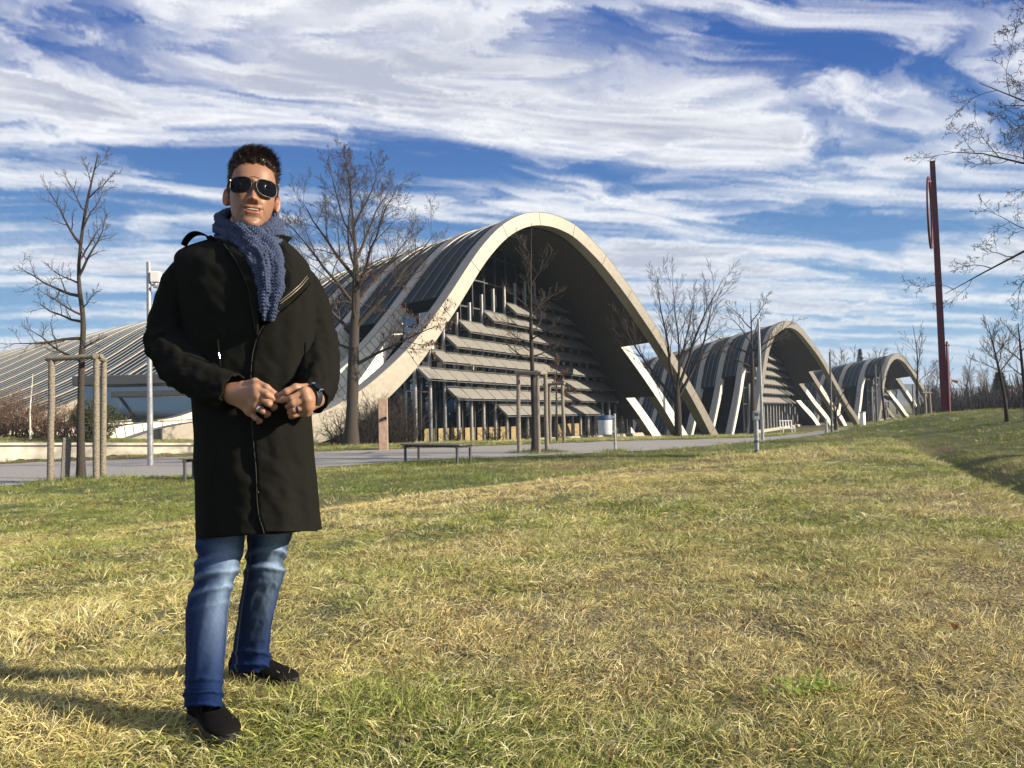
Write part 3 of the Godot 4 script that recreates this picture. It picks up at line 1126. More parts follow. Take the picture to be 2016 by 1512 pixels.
func pole(called: String, label: String, cat: String, at: Vector3, high: float, r: float, lean := Vector3.ZERO, group := "", m: Material = null) -> Node3D:
	var root := thing(called, label, cat, at, group)
	var mb := MB.new()
	mb.tube(PackedVector3Array([at + Vector3.DOWN * 0.2, at + Vector3.UP * high * 0.32 + lean * 0.3, at + Vector3.UP * high * 0.33 + lean * 0.32, at + Vector3.UP * high + lean]), PackedFloat32Array([r * 1.12, r * 1.1, r, r * 0.86]), 12)
	part("pole", mb, m if m else M.galvanised, root)
	return root

func build_street_things():
	mat("grey_wood", lin(0.22, 0.20, 0.18), 0.85, 0.0, noise_tex(31, 0.04, [g(0.5), g(0.9), g(1.0)]), 3.0)
	# low white wall on the left
	var wall := MB.new()
	var wr := [PackedVector3Array(), PackedVector3Array(), PackedVector3Array(), PackedVector3Array()]
	for q in 30:
		var x := -26.0 + 18.4 * q / 29.0
		var d := wall_line(x)
		var y0 := -0.6
		var y1 := 0.20 - 0.045 * (x + 14.0)
		wr[0].append(Vector3(x, y0, -d))
		wr[1].append(Vector3(x, y1, -d))
		wr[2].append(Vector3(x, y1, -d - 0.28))
		wr[3].append(Vector3(x, y0, -d - 0.28))
	for f in 3: wall.grid([wr[f], wr[f + 1]], false, true)
	wall.quad(wr[0][29], wr[3][29], wr[2][29], wr[1][29])
	var lw := thing("low_wall", "low white garden wall holding the grass bank on the left", "wall", Vector3(-14.0, -0.2, -23.2))
	part("wall", wall, M.white_wall, lw)
	var cop := MB.new()
	for q in 29:
		var ca := Vector3(wr[1][q].x, wr[1][q].y + 0.03, wr[1][q].z - 0.14)
		var cb := Vector3(wr[1][q + 1].x, wr[1][q + 1].y + 0.03, wr[1][q + 1].z - 0.14)
		cop.bar(ca, cb, 0.42, 0.06)
	part("coping", cop, M.white_wall, lw)
	# benches
	bench(on_ground(-5.25, 15.15), 0.04, "backless bench half hidden behind the man's coat", 1.5)
	bench(on_ground(-1.73, 18.85), -0.62, "backless bench on the path edge in front of the nearest hall", 1.75)
	# lamp with a camera on the left
	var lp := pole("lamp_post", "tall grey lamp post with a camera box, left of the man", "lamp post", on_ground(-8.75, 20.0), 4.95, 0.062)
	var o := lp.position
	var mb := MB.new()
	mb.box(Transform3D(Basis(), o + Vector3(0.17, 4.58, 0.0)), Vector3(0.22, 0.26, 0.16), 0.015)
	part("camera_box", mb, M.white_paint, lp)
	mb = MB.new()
	mb.bar(o + Vector3(0.05, 4.40, 0.0), o + Vector3(0.42, 4.30, 0.05), 0.05, 0.05)
	mb.box(Transform3D(Basis(Vector3.BACK, -0.25), o + Vector3(0.30, 4.31, 0.03)), Vector3(0.34, 0.07, 0.12), 0.015)
	mb.tube(PackedVector3Array([o + Vector3(0.17, 4.46, 0), o + Vector3(0.17, 4.38, 0.02)]), PackedFloat32Array([0.04, 0.05]), 10)
	part("camera", mb, M.galvanised, lp)
	# pole lamps further along the path
	var l2 := pole("lamp_post", "slim grey lamp post standing beside the meter post", "lamp post", on_ground(8.12, 27.0), 3.95, 0.045, Vector3(-0.03, 0, 0))
	pole("lamp_post", "slim dark pole rising beside the short bollard on the path", "lamp post", on_ground(11.14, 29.0), 2.8, 0.036, Vector3(0.02, 0, 0), "", M.dark_steel)
	pole("lamp_post", "slim dark pole in front of the farthest hall's left foot", "lamp post", on_ground(14.49, 33.0), 2.3, 0.036, Vector3.ZERO, "", M.dark_steel)
	pole("lamp_post", "slim grey pole in front of the farthest hall's white legs", "lamp post", on_ground(17.4, 36.0), 1.75, 0.032, Vector3.ZERO, "", M.dark_steel)
	# meter post
	var at := on_ground(5.66, 19.3)
	var mt := thing("meter_post", "thick grey post with a dark slotted head on the grass edge", "post", at)
	mb = MB.new()
	mb.tube(PackedVector3Array([at + Vector3.DOWN * 0.2, at + Vector3.UP * 0.80]), PackedFloat32Array([0.052, 0.052]), 14)
	part("post", mb, M.galvanised, mt)
	mb = MB.new()
	mb.box(Transform3D(Basis(), at + Vector3(0, 0.90, 0)), Vector3(0.13, 0.22, 0.12), 0.018)
	part("head", mb, M.galvanised, mt)
	mb = MB.new()
	mb.box(Transform3D(Basis(), at + Vector3(0, 0.93, 0.061)), Vector3(0.085, 0.07, 0.01))
	part("slot", mb, M.joint, mt)
	mb = MB.new()
	for y in [0.05, 0.28]: mb.tube(PackedVector3Array([at + Vector3.UP * y, at + Vector3.UP * (y + 0.05)]), PackedFloat32Array([0.06, 0.06]), 14)
	part("collar", mb, M.dark_steel, mt)
	# litter bin
	at = on_ground(2.70, 22.0)
	var bn := thing("litter_bin", "white hanging litter bin with blue rim on a grey post", "litter bin", at)
	mb = MB.new()
	mb.tube(PackedVector3Array([at + Vector3.DOWN * 0.2, at + Vector3.UP * 1.02]), PackedFloat32Array([0.036, 0.034]), 10)
	part("post", mb, M.galvanised, bn)
	var c := at + Vector3(-0.26, 0, 0.05)
	mb = MB.new()
	var rows := []
	for pr in [[0.46, 0.0], [0.46, 0.15], [0.475, 0.178], [0.52, 0.185], [0.9, 0.200], [0.9, 0.185], [0.5, 0.17], [0.5, 0.0]]:
		var row := PackedVector3Array()
		for j in 24: row.append(c + Vector3(cos(TAU * j / 24) * pr[1], pr[0], sin(TAU * j / 24) * pr[1]))
		rows.append(row)
	mb.grid(rows, true, true)
	part("bucket", mb, M.bin_white, bn)
	mb = MB.new()
	rows = []
	for pr in [[0.86, 0.204], [0.98, 0.207], [0.985, 0.19], [0.86, 0.188]]:
		var row := PackedVector3Array()
		for j in 24: row.append(c + Vector3(cos(TAU * j / 24) * pr[1], pr[0], sin(TAU * j / 24) * pr[1]))
		rows.append(row)
	mb.grid(rows, true, true)
	part("rim", mb, M.bin_blue, bn)
	mb = MB.new()
	for y in [0.55, 0.93]: mb.bar(c + Vector3(0.17, y, 0), at + Vector3(0, y, 0), 0.04, 0.05)
	part("bracket", mb, M.dark_steel, bn)
	# pinkish stone stele with a pipe
	at = on_ground(-4.0, 25.6)
	var st := thing("stele", "pinkish stone slab with a short dark pipe at the grass edge", "stele", at)
	mb = MB.new()
	mb.box(Transform3D(Basis(Vector3.UP, 0.10), at + Vector3.UP * 0.66), Vector3(0.285, 1.92, 0.14), 0.012)
	part("slab", mb, M.pink_stone, st)
	mb = MB.new()
	var pa := at + Vector3(-0.06, 0.94, 0.06)
	var pv := (Vector3(0.19, 0.06, 0.16)).normalized()
	rows = []
	for pr in [[0.0, 0.055], [0.22, 0.055], [0.22, 0.045], [0.02, 0.045]]:
		var row := PackedVector3Array()
		var s := pv.cross(Vector3.UP).normalized()
		var u := s.cross(pv)
		for j in 16: row.append(pa + pv * pr[0] + (s * cos(TAU * j / 16) + u * sin(TAU * j / 16)) * pr[1])
		rows.append(row)
	mb.grid(rows, true, true)
	part("pipe", mb, M.dark_steel, st)
	# short bollard and white post beyond
	at = on_ground(11.14, 29.5)
	mb = MB.new()
	mb.tube(PackedVector3Array([at + Vector3.DOWN * 0.2, at + Vector3.UP * 0.50, at + Vector3.UP * 0.54]), PackedFloat32Array([0.05, 0.05, 0.03]), 12)
	whole("bollard", mb, M.galvanised, "short grey bollard at the far bend of the path", "bollard")
	at = on_ground(12.87, 30.5)
	var wp := thing("service_box", "squat white service box at the end of the visible path", "box", at)
	mb = MB.new()
	mb.box(Transform3D(Basis(Vector3.UP, 0.5), at + Vector3.UP * 0.18), Vector3(0.14, 0.66, 0.16), 0.012)
	part("casing", mb, M.white_paint, wp)
	mb = MB.new()
	mb.box(Transform3D(Basis(Vector3.UP, 0.5), at + Vector3.UP * 0.525), Vector3(0.17, 0.035, 0.19), 0.008)
	part("lid", mb, M.galvanised, wp)
	# blue sign and dark bin by the far hall
	at = on_ground(17.6, 36.0)
	var bs := thing("sign", "small blue sign on a short post near the far hall", "sign", at)
	mb = MB.new()
	mb.tube(PackedVector3Array([at + Vector3.DOWN * 0.2, at + Vector3.UP * 0.25]), PackedFloat32Array([0.03, 0.03]), 8)
	part("post", mb, M.dark_steel, bs)
	mb = MB.new()
	mb.box(Transform3D(Basis(), at + Vector3.UP * 0.30), Vector3(0.17, 0.22, 0.05), 0.01)
	part("plate", mb, M.blue_sign, bs)
	at = on_ground(20.2, 43.0)
	var db := thing("planter", "dark square planter box on the lawn near the far hall", "planter", at)
	mb = MB.new()
	mb.box(Transform3D(Basis(), at + Vector3.UP * 0.3), Vector3(0.42, 0.7, 0.4), 0.03)
	part("box", mb, M.joint, db)
	mb = MB.new()
	mb.bar(at + Vector3(-0.26, 0.66, 0), at + Vector3(0.26, 0.66, 0), 0.46, 0.05, Vector3.UP, 0.01)
	part("rim", mb, M.dark_steel, db)
	# white lattice chair by the middle hall
	at = on_ground(19.2, 58.0)
	var ch := thing("garden_chair", "white lattice chair on the lawn before the middle hall", "chair", at)
	mb = MB.new()
	for k in 5: mb.bar(at + Vector3(-0.4 + k * 0.2, 0.42, -0.3), at + Vector3(-0.4 + k * 0.2, 0.95, -0.38), 0.06, 0.03)
	mb.bar(at + Vector3(-0.45, 0.95, -0.38), at + Vector3(0.45, 0.95, -0.38), 0.06, 0.06)
	part("backrest", mb, M.white_paint, ch)
	mb = MB.new()
	for k in 5: mb.bar(at + Vector3(-0.42, 0.42, -0.28 + k * 0.14), at + Vector3(0.42, 0.42, -0.28 + k * 0.14), 0.09, 0.03)
	part("seat", mb, M.white_paint, ch)
	for sx in [-0.4, 0.4]:
		for sz in [-0.3, 0.3]:
			mb = MB.new()
			mb.bar(at + Vector3(sx, -0.1, sz), at + Vector3(sx, 0.62 if sz > 0 else 0.42, sz), 0.05, 0.05, Vector3.BACK)
			part("leg", mb, M.white_paint, ch)
	# the red mast
	at = on_ground(19.83, 38.0)
	var sc := thing("mast_sculpture", "tall dark red steel mast with flat rings, standing on the mound", "sculpture", at)
	var lean := Vector3(-0.19, 0, 0)
	mb = MB.new()
	var f := at + Vector3.DOWN * 0.4
	var t := at + Vector3(0, 12.35, 0) + lean
	var w0 := 0.160
	var w1 := 0.112
	var rr := []
	for e in [[f, w0], [f.lerp(t, 0.5), 0.140], [t, w1]]:
		var row := PackedVector3Array()
		for cnr in [Vector2(-1, 1), Vector2(1, 1), Vector2(1, -1), Vector2(-1, -1)]:
			row.append(e[0] + Vector3(cnr.x * e[1], 0, cnr.y * e[1] * 0.6).rotated(Vector3.UP, -0.46))
		rr.append(row)
	for q in 2:
		for j in 4:
			mb.quad(rr[q][j], rr[q][(j + 1) % 4], rr[q + 1][(j + 1) % 4], rr[q + 1][j])
	mb.quad(rr[2][0], rr[2][1], rr[2][2], rr[2][3])
	part("mast", mb, M.sculpture_red, sc)
	# narrow upper ring, seen nearly edge-on, and a lower bow on the other side
	for ring in [[Vector3(-0.24, 9.95, 0.0), 0.21, 1.62, 1.35], [Vector3(0.165, 1.95, 0.1), 0.13, 2.0, 0.32]]:
		mb = MB.new()
		var p := PackedVector3Array()
		var rad := PackedFloat32Array()
		for q in 41:
			var a := TAU * q / 40.0
			p.append(at + ring[0] + lean * (ring[0].y / 12.0) + Vector3(0.46, 0, -0.89).rotated(Vector3.UP, -0.05) * cos(a) * ring[3] + Vector3.UP * sin(a) * ring[2])
			rad.append(0.05)
		mb.tube(p, rad, 8, false)
		part("ring", mb, M.sculpture_red, sc)
	for y in [11.4, 8.35, 3.8, 0.4]:
		mb = MB.new()
		var side := -1.0 if y > 6.0 else 1.0
		mb.bar(at + Vector3(0, y, 0) + lean * (y / 12.0), at + Vector3(side * 0.32, y, 0.05) + lean * (y / 12.0), 0.07, 0.09)
		part("bracket", mb, M.sculpture_red, sc)
	mb = MB.new()
	mb.tube(PackedVector3Array([at + Vector3(0.3, 2.2, 0.1), at + Vector3(0.52, 2.12, 0.2)]), PackedFloat32Array([0.05, 0.09]), 10)
	part("knob", mb, M.pink_stone, sc)
# ------------------------------------------------------------------ trees
class Twigs:
	var r := RandomNumberGenerator.new()
	var wood: MB
	var twig: MB
	var tips := PackedVector3Array()
	var ratio := 0.62
	var spread := 0.85
	var lift := 0.18
	var wiggle := 0.16
	var kids := [7, 6, 5]
	var thin := 0.5
	var least := 0.0035
	var levels := 3
	var start := 0.25
	var sides_fine := 3

	func limb(p: Vector3, dir: Vector3, l: float, rad: float, level: int):
		var n := 7 if level == 0 else (6 if level == 1 else 4)
		var pts := PackedVector3Array([p])
		var rs := PackedFloat32Array([rad])
		var d := dir
		var dirs := [d]
		for q in n:
			var k := wiggle * (1.0 + 0.35 * level)
			d = (d + Vector3(r.randf_range(-k, k), r.randf_range(-k, k) + lift * (0.5 if level == 0 else 0.8), r.randf_range(-k, k))).normalized()
			p += d * l / n
			pts.append(p)
			dirs.append(d)
			rs.append(maxf(rad * (1.0 - 0.92 * float(q + 1) / n), least * 0.7))
		var to := wood if level < 2 else twig
		to.tube(pts, rs, 7 if level == 0 else (5 if level == 1 else sides_fine), false)
		if level >= levels:
			tips.append(p)
			return
		var m: int = kids[mini(level, kids.size() - 1)]
		var turn := r.randf() * TAU
		for q in m:
			var f := lerpf(start, 0.98, (q + r.randf() * 0.8) / m)
			var k := clampi(int(f * n), 0, n - 1)
			var at := pts[k].lerp(pts[k + 1], f * n - k)
			turn += 2.4 + r.randf_range(-0.5, 0.5)
			var axis: Vector3 = dirs[k]
			var s := axis.cross(Vector3(0.3, 0.1, 0.95)).normalized().rotated(axis, turn)
			var sp := spread * r.randf_range(0.75, 1.2)
			var nd := (axis * cos(sp) + s * sin(sp)).normalized()
			var nl := l * ratio * lerpf(1.05, 0.5, f) * r.randf_range(0.75, 1.2)
			limb(at, nd, nl, maxf(rs[k] * thin, least), level + 1)

# trunk points (world) with radii, then limbs: [fraction up the trunk, azimuth, rise, length, radius]
func bare_tree(called: String, label: String, trunk: Array, limbs: Array, seed_: int, bark: Material, twig_m: Material, setup: Dictionary, group := "") -> Node3D:
	var base: Vector3 = trunk[0][0]
	var root := thing(called, label, "tree", base, group)
	var pts := PackedVector3Array()
	var rad := PackedFloat32Array()
	var cv := Curve3D.new()
	for q in trunk.size():
		var t: Vector3 = (trunk[mini(q + 1, trunk.size() - 1)][0] - trunk[maxi(q - 1, 0)][0]) * 0.17
		cv.add_point(trunk[q][0], -t, t)
	var l := cv.get_baked_length()
	var n := 26
	var rn := RandomNumberGenerator.new()
	rn.seed = seed_ * 3 + 1
	for q in n + 1:
		var f := float(q) / n
		var k := f * (trunk.size() - 1)
		var kk := mini(int(k), trunk.size() - 2)
		pts.append(cv.sample_baked(l * f, true))
		rad.append(lerpf(trunk[kk][1], trunk[kk + 1][1], k - kk) * rn.randf_range(0.95, 1.06))
	rad[0] *= 1.35
	rad[1] *= 1.12
	pts[0] += Vector3.DOWN * 0.1
	var mb := MB.new()
	mb.tube(pts, rad, 12, true)
	part("trunk", mb, bark, root)
	var crown := MB.new()
	var tips := PackedVector3Array()
	var q := 0
	for b in limbs:
		var tw := Twigs.new()
		for key in setup: tw.set(key, setup[key])
		tw.r.seed = seed_ * 100 + q
		tw.wood = MB.new()
		tw.twig = crown
		var f: float = clampf(b[0], 0.0, 1.0) * n
		var k := mini(int(f), n - 1)
		var at := pts[k].lerp(pts[k + 1], f - k)
		var az: float = b[1]
		var rise: float = b[2]
		tw.limb(at, Vector3(cos(az) * cos(rise), sin(rise), sin(az) * cos(rise)), b[3], b[4], 0)
		part("limb", tw.wood, bark if b[4] > 0.02 else twig_m, root)
		tips.append_array(tw.tips)
		q += 1
	part("crown", crown, twig_m, root)
	root.set_meta("tips", tips)
	return root

func dry_leaves(root: Node3D, where: PackedVector3Array, count: int, seed_: int, size: float, box: AABB):
	var r := RandomNumberGenerator.new()
	r.seed = seed_
	var inside := PackedVector3Array()
	for p in where:
		if box.has_point(p): inside.append(p)
	if inside.is_empty(): return
	var mb := MB.new()
	for q in count:
		var p := inside[r.randi() % inside.size()] + Vector3(r.randfn(), r.randfn(), r.randfn()) * 0.05
		var d := Vector3(r.randf_range(-0.6, 0.6), -1.0, r.randf_range(-0.6, 0.6)).normalized()
		var s := d.cross(Vector3(r.randfn(), 0.1, r.randfn())).normalized()
		var nn := s.cross(d) * size * 0.22
		var w := size * r.randf_range(0.22, 0.34)
		var l := size * r.randf_range(0.7, 1.2)
		mb.quad(p, p + d * l * 0.45 + s * w + nn, p + d * l, p + d * l * 0.45)
		mb.quad(p, p + d * l * 0.45, p + d * l, p + d * l * 0.45 - s * w + nn)
	part("leaves", mb, M.dry_leaf, root, true)

func stakes(label: String, spots: Array, tops: Array, beams: Array, seed_: int) -> Node3D:
	var root := thing("tree_stakes", label, "tree stakes", on_ground(spots[0].x, spots[0].y), "timber frames round young trees")
	var k := 0
	for s in spots:
		log_between("stake", root, on_ground(s.x, s.y, 0.2), tops[k], 0.062, 0.056, M.stake_wood, seed_ + k)
		k += 1
	for b in beams:
		log_between("crossbeam", root, tops[b[0]] + (tops[b[0]] - tops[b[1]]).normalized() * 0.10 + Vector3.UP * 0.03, tops[b[1]] + (tops[b[1]] - tops[b[0]]).normalized() * 0.10 + Vector3.UP * 0.03, 0.052, 0.050, M.stake_wood, seed_ + 10 + k)
		k += 1
	return root

func up(p: Vector3, dx: float, h: float, dz := 0.0) -> Vector3:
	return p + Vector3(dx, h, dz)

func build_trees():
	# young tree with timber frame on the far left
	var b := on_ground(-8.13, 15.6)
	bare_tree("young_tree", "young crooked bare tree inside the timber frame on the left edge", [[b, 0.078], [up(b, 0.0, 1.2), 0.066], [up(b, 0.03, 2.3), 0.060], [up(b, 0.06, 3.0), 0.052], [up(b, -0.02, 3.8), 0.038], [up(b, 0.04, 4.6), 0.028], [up(b, 0.16, 5.3), 0.024], [up(b, 0.36, 6.15), 0.008]],
		[[0.36, 3.3, 0.30, 1.35, 0.030], [0.40, 0.2, 0.45, 0.5, 0.014], [0.43, 3.0, 0.12, 1.35, 0.034], [0.48, 3.4, 0.35, 1.2, 0.03], [0.50, 2.2, 0.5, 0.9, 0.024], [0.52, 0.4, 0.75, 0.55, 0.014], [0.56, 3.1, 0.30, 1.5, 0.034], [0.60, 3.6, 0.35, 0.9, 0.022], [0.62, 0.1, 0.8, 1.35, 0.03], [0.67, 5.5, 0.7, 0.9, 0.022], [0.72, 3.2, 0.95, 1.3, 0.028], [0.76, 0.3, 0.9, 0.95, 0.02], [0.82, 2.6, 0.9, 0.8, 0.016], [0.86, 0.0, 0.7, 0.75, 0.015], [0.91, 3.4, 0.8, 0.5, 0.01], [0.95, 0.5, 0.7, 0.5, 0.009]],
		5, M.bark, M.twig, {"kids": [9, 7, 5], "levels": 2, "ratio": 0.42, "spread": 0.85, "lift": 0.13, "wiggle": 0.22, "least": 0.0042, "start": 0.2})
	stakes("weathered timber frame of three posts round the crooked young tree", [Vector2(-8.60, 15.4), Vector2(-7.70, 15.3), Vector2(-8.02, 16.2)], [Vector3(-8.56, 2.02, -15.4), Vector3(-7.68, 2.04, -15.3), Vector3(-7.98, 2.03, -16.2)], [[0, 1], [1, 2]], 50)
	var sp := on_ground(-8.36, 15.5)
	var mb := MB.new()
	mb.box(Transform3D(Basis(Vector3.BACK, -0.06) * Basis(Vector3.UP, 0.5), sp + Vector3.UP * 0.36), Vector3(0.15, 0.9, 0.13), 0.012)
	whole("marker_post", mb, M.grey_wood, "short square timber post leaning beside the young tree's trunk", "post")
	# big round-crowned tree behind the man
	b = on_ground(-5.69, 29.0)
	var limbs := [[0.30, 0.15, 0.50, 3.6, 0.07], [0.36, 3.35, 0.45, 2.6, 0.05], [0.42, 3.1, 0.62, 3.7, 0.075], [0.44, 0.0, 0.85, 4.6, 0.09], [0.47, 1.4, 0.7, 3.8, 0.07], [0.50, 4.6, 0.6, 3.8, 0.065], [0.52, 2.7, 0.85, 4.0, 0.075], [0.55, 5.6, 0.75, 4.0, 0.065], [0.58, 0.5, 0.95, 3.9, 0.07], [0.62, 3.5, 1.0, 4.0, 0.075], [0.66, 2.0, 0.9, 3.2, 0.05], [0.70, 5.9, 1.0, 3.4, 0.06], [0.76, 3.0, 1.05, 3.0, 0.05], [0.82, 0.3, 1.0, 2.6, 0.045], [0.88, 4.0, 1.1, 2.2, 0.035], [0.93, 1.5, 1.0, 1.8, 0.03]]
	var big := bare_tree("bare_tree", "large round-crowned bare tree with a few brown leaves right of the man", [[b, 0.26], [up(b, 0.08, 1.4), 0.205], [up(b, 0.15, 3.0), 0.19], [up(b, 0.2, 4.1), 0.17], [up(b, 0.3, 5.4), 0.12], [up(b, 0.28, 6.9), 0.075], [up(b, 0.2, 8.2), 0.035], [up(b, 0.1, 9.4), 0.01]],
		limbs, 9, M.bark, M.twig, {"kids": [9, 8, 6, 3], "levels": 4, "ratio": 0.48, "spread": 0.62, "lift": 0.09, "wiggle": 0.17, "least": 0.0046, "thin": 0.42, "start": 0.18})
	dry_leaves(big, big.get_meta("tips"), 260, 3, 0.12, AABB(Vector3(-6.0, 2.2, -33), Vector3(4.5, 3.4, 8)))
	# staked young tree in front of the hall
	b = on_ground(0.57, 22.2)
	bare_tree("young_tree", "slender young bare tree tied to stakes in front of the nearest hall", [[b, 0.085], [up(b, 0.0, 1.3), 0.07], [up(b, -0.02, 2.4), 0.062], [up(b, -0.03, 3.2), 0.052], [up(b, -0.02, 4.0), 0.035], [up(b, 0.0, 5.0), 0.02], [up(b, 0.05, 6.2), 0.006]],
		[[0.40, 3.2, 0.1, 1.0, 0.028], [0.42, 0.1, 0.3, 0.95, 0.026], [0.44, 2.4, 0.3, 0.9, 0.022], [0.47, 3.5, 0.25, 1.1, 0.026], [0.49, 0.4, 0.5, 1.0, 0.024], [0.52, 5.6, 0.35, 1.0, 0.022], [0.54, 3.0, 0.35, 1.1, 0.024], [0.57, 0.9, 0.55, 0.9, 0.02], [0.60, 0.1, 0.75, 1.1, 0.02], [0.62, 3.3, 0.7, 1.1, 0.02], [0.68, 2.6, 1.0, 1.1, 0.016], [0.72, 0.3, 1.0, 1.2, 0.016], [0.78, 4.0, 1.1, 1.0, 0.013], [0.84, 3.0, 1.1, 0.9, 0.011]],
		13, M.dark_bark, M.twig, {"kids": [9, 7, 5], "levels": 2, "ratio": 0.45, "spread": 0.7, "lift": 0.10, "wiggle": 0.2, "least": 0.0042})
	stakes("three timber stakes with a cross rail round the slender young tree", [Vector2(0.15, 22.2), Vector2(0.66, 21.8), Vector2(0.92, 22.8)], [Vector3(0.17, 1.86, -22.2), Vector3(0.67, 1.82, -21.8), Vector3(0.92, 1.86, -22.8)], [[0, 1], [1, 2]], 70)
	# little tree with rusty leaves beyond the path
	b = on_ground(1.51, 28.5)
	var lt := bare_tree("young_tree", "very small young tree holding rusty leaves beyond the path", [[b, 0.04], [up(b, 0.0, 1.0), 0.036], [up(b, 0.02, 1.9), 0.026], [up(b, 0.06, 2.9), 0.008]],
		[[0.5, 0.2, 0.4, 0.6, 0.012], [0.55, 3.2, 0.4, 0.6, 0.012], [0.6, 1.7, 0.5, 0.5, 0.01], [0.66, 4.6, 0.5, 0.5, 0.01], [0.72, 0.3, 0.7, 0.5, 0.01], [0.78, 3.0, 0.7, 0.5, 0.01], [0.85, 1.5, 0.9, 0.5, 0.008]],
		17, M.bark, M.red_twig, {"kids": [6, 3], "levels": 1, "ratio": 0.45, "least": 0.004})
	dry_leaves(lt, lt.get_meta("tips"), 90, 5, 0.10, AABB(Vector3(0, 0, -30), Vector3(4, 3, 4)))
	stakes("small stake and rail beside the rusty-leaved sapling", [Vector2(1.75, 28.5), Vector2(1.28, 28.9)], [Vector3(1.73, 1.72, -28.5), Vector3(1.30, 1.70, -28.9)], [[0, 1]], 90)
	# many-stemmed tree before the middle hall
	b = on_ground(7.95, 40.0)
	bare_tree("bare_tree", "many-stemmed bare tree crossing the nearest hall's white legs", [[b, 0.19], [up(b, 0.02, 1.0), 0.17], [up(b, 0.0, 1.9), 0.16], [up(b, 0.02, 2.6), 0.10]],
		[[0.62, 3.3, 1.05, 5.6, 0.085], [0.72, 0.1, 1.0, 5.6, 0.09], [0.8, 3.0, 1.25, 5.8, 0.085], [0.85, 0.4, 1.3, 6.0, 0.09], [0.9, 5.0, 1.2, 5.2, 0.075], [0.95, 1.6, 1.15, 5.2, 0.07]],
		21, M.dark_bark, M.twig, {"kids": [11, 8, 6], "levels": 3, "ratio": 0.40, "spread": 0.5, "lift": 0.05, "wiggle": 0.13, "least": 0.0062, "thin": 0.42, "start": 0.25})
	# dark tree behind the lamp post
	b = on_ground(17.35, 60.0)
	bare_tree("bare_tree", "dark bare tree standing directly behind the slim lamp post", [[b, 0.22], [up(b, 0.05, 3.0), 0.18], [up(b, 0.1, 6.0), 0.15], [up(b, 0.1, 8.0), 0.06], [up(b, 0.1, 9.6), 0.02]],
		[[0.5, 3.1, 0.45, 3.4, 0.07], [0.55, 0.1, 0.5, 3.4, 0.07], [0.6, 3.4, 0.6, 3.6, 0.07], [0.63, 0.4, 0.65, 3.6, 0.07], [0.68, 2.5, 0.8, 3.2, 0.06], [0.72, 5.6, 0.8, 3.2, 0.06], [0.8, 3.2, 0.9, 2.6, 0.05], [0.85, 0.2, 0.9, 2.4, 0.04]],
		25, M.dark_bark, M.twig, {"kids": [7, 5, 4], "levels": 3, "ratio": 0.48, "spread": 0.6, "lift": 0.06, "wiggle": 0.16, "least": 0.010, "start": 0.25})
	# saplings and shrubs round the far bend
	var small := {"kids": [6, 4], "levels": 2, "ratio": 0.45, "spread": 0.6, "lift": 0.1, "wiggle": 0.16, "least": 0.006, "start": 0.2}
	b = on_ground(12.14, 31.2)
	bare_tree("bare_shrub", "dark bushy small tree between the bollard and the white service box", [[b, 0.07], [up(b, 0.0, 0.35), 0.06], [up(b, 0.02, 0.7), 0.04]], [[0.5, 3.1, 0.8, 1.2, 0.03], [0.6, 0.1, 0.8, 1.2, 0.03], [0.7, 1.6, 0.9, 1.1, 0.03], [0.8, 4.7, 0.9, 1.2, 0.03], [0.9, 2.4, 1.2, 1.3, 0.03], [1.0, 5.5, 1.2, 1.3, 0.03]], 31, M.dark_bark, M.twig, small)
	b = on_ground(15.28, 34.0)
	bare_tree("young_tree", "leaning dark sapling in front of the farthest hall", [[b, 0.05], [up(b, -0.06, 0.7), 0.045], [up(b, -0.12, 1.5), 0.03], [up(b, -0.1, 2.6), 0.01]], [[0.45, 0.1, 0.6, 0.8, 0.015], [0.55, 3.0, 0.7, 0.8, 0.015], [0.65, 1.2, 0.8, 0.8, 0.013], [0.75, 4.4, 0.9, 0.7, 0.012], [0.85, 0.4, 1.0, 0.6, 0.01]], 33, M.dark_bark, M.twig, small)
	b = on_ground(17.75, 36.3)
	bare_tree("young_tree", "tall thin sapling rising above the farthest hall's roof", [[b, 0.05], [up(b, 0.0, 1.6), 0.04], [up(b, 0.05, 3.0), 0.025], [up(b, -0.1, 4.4), 0.008]], [[0.4, 0.2, 1.0, 1.4, 0.016], [0.5, 3.2, 1.0, 1.5, 0.016], [0.6, 1.2, 1.1, 1.2, 0.014], [0.7, 4.4, 1.1, 1.2, 0.012], [0.8, 0.2, 1.1, 0.9, 0.01]], 35, M.dark_bark, M.twig, small)
	stakes("thin stakes round the tall sapling at the far hall", [Vector2(17.95, 36.0), Vector2(18.16, 36.0), Vector2(17.68, 36.1)], [Vector3(17.91, 1.18, -36.0), Vector3(18.12, 1.18, -36.0), Vector3(17.66, 0.95, -36.1)], [[0, 1]], 110)
	# two bare trees on the right-hand mound
	b = on_ground(13.95, 23.4)
	bare_tree("bare_tree", "leaning bare tree on the slope right of the red mast", [[b, 0.06], [up(b, -0.06, 0.7), 0.046], [up(b, -0.19, 1.5), 0.036], [up(b, -0.31, 2.1), 0.022], [up(b, -0.45, 2.75), 0.006]],
		[[0.5, 0.1, 0.95, 1.4, 0.02], [0.58, 1.5, 0.9, 1.0, 0.013], [0.6, 4.5, 0.9, 1.0, 0.013], [0.52, 3.2, 0.4, 0.8, 0.015], [0.62, 3.0, 0.6, 0.8, 0.015], [0.68, 0.5, 0.8, 0.9, 0.016], [0.75, 2.2, 0.8, 0.7, 0.013], [0.82, 0.0, 0.9, 0.6, 0.011], [0.9, 3.4, 0.9, 0.5, 0.009]],
		41, M.dark_bark, M.twig, {"kids": [10, 7], "levels": 2, "ratio": 0.5, "spread": 0.55, "lift": 0.1, "wiggle": 0.15, "least": 0.0042, "start": 0.15})
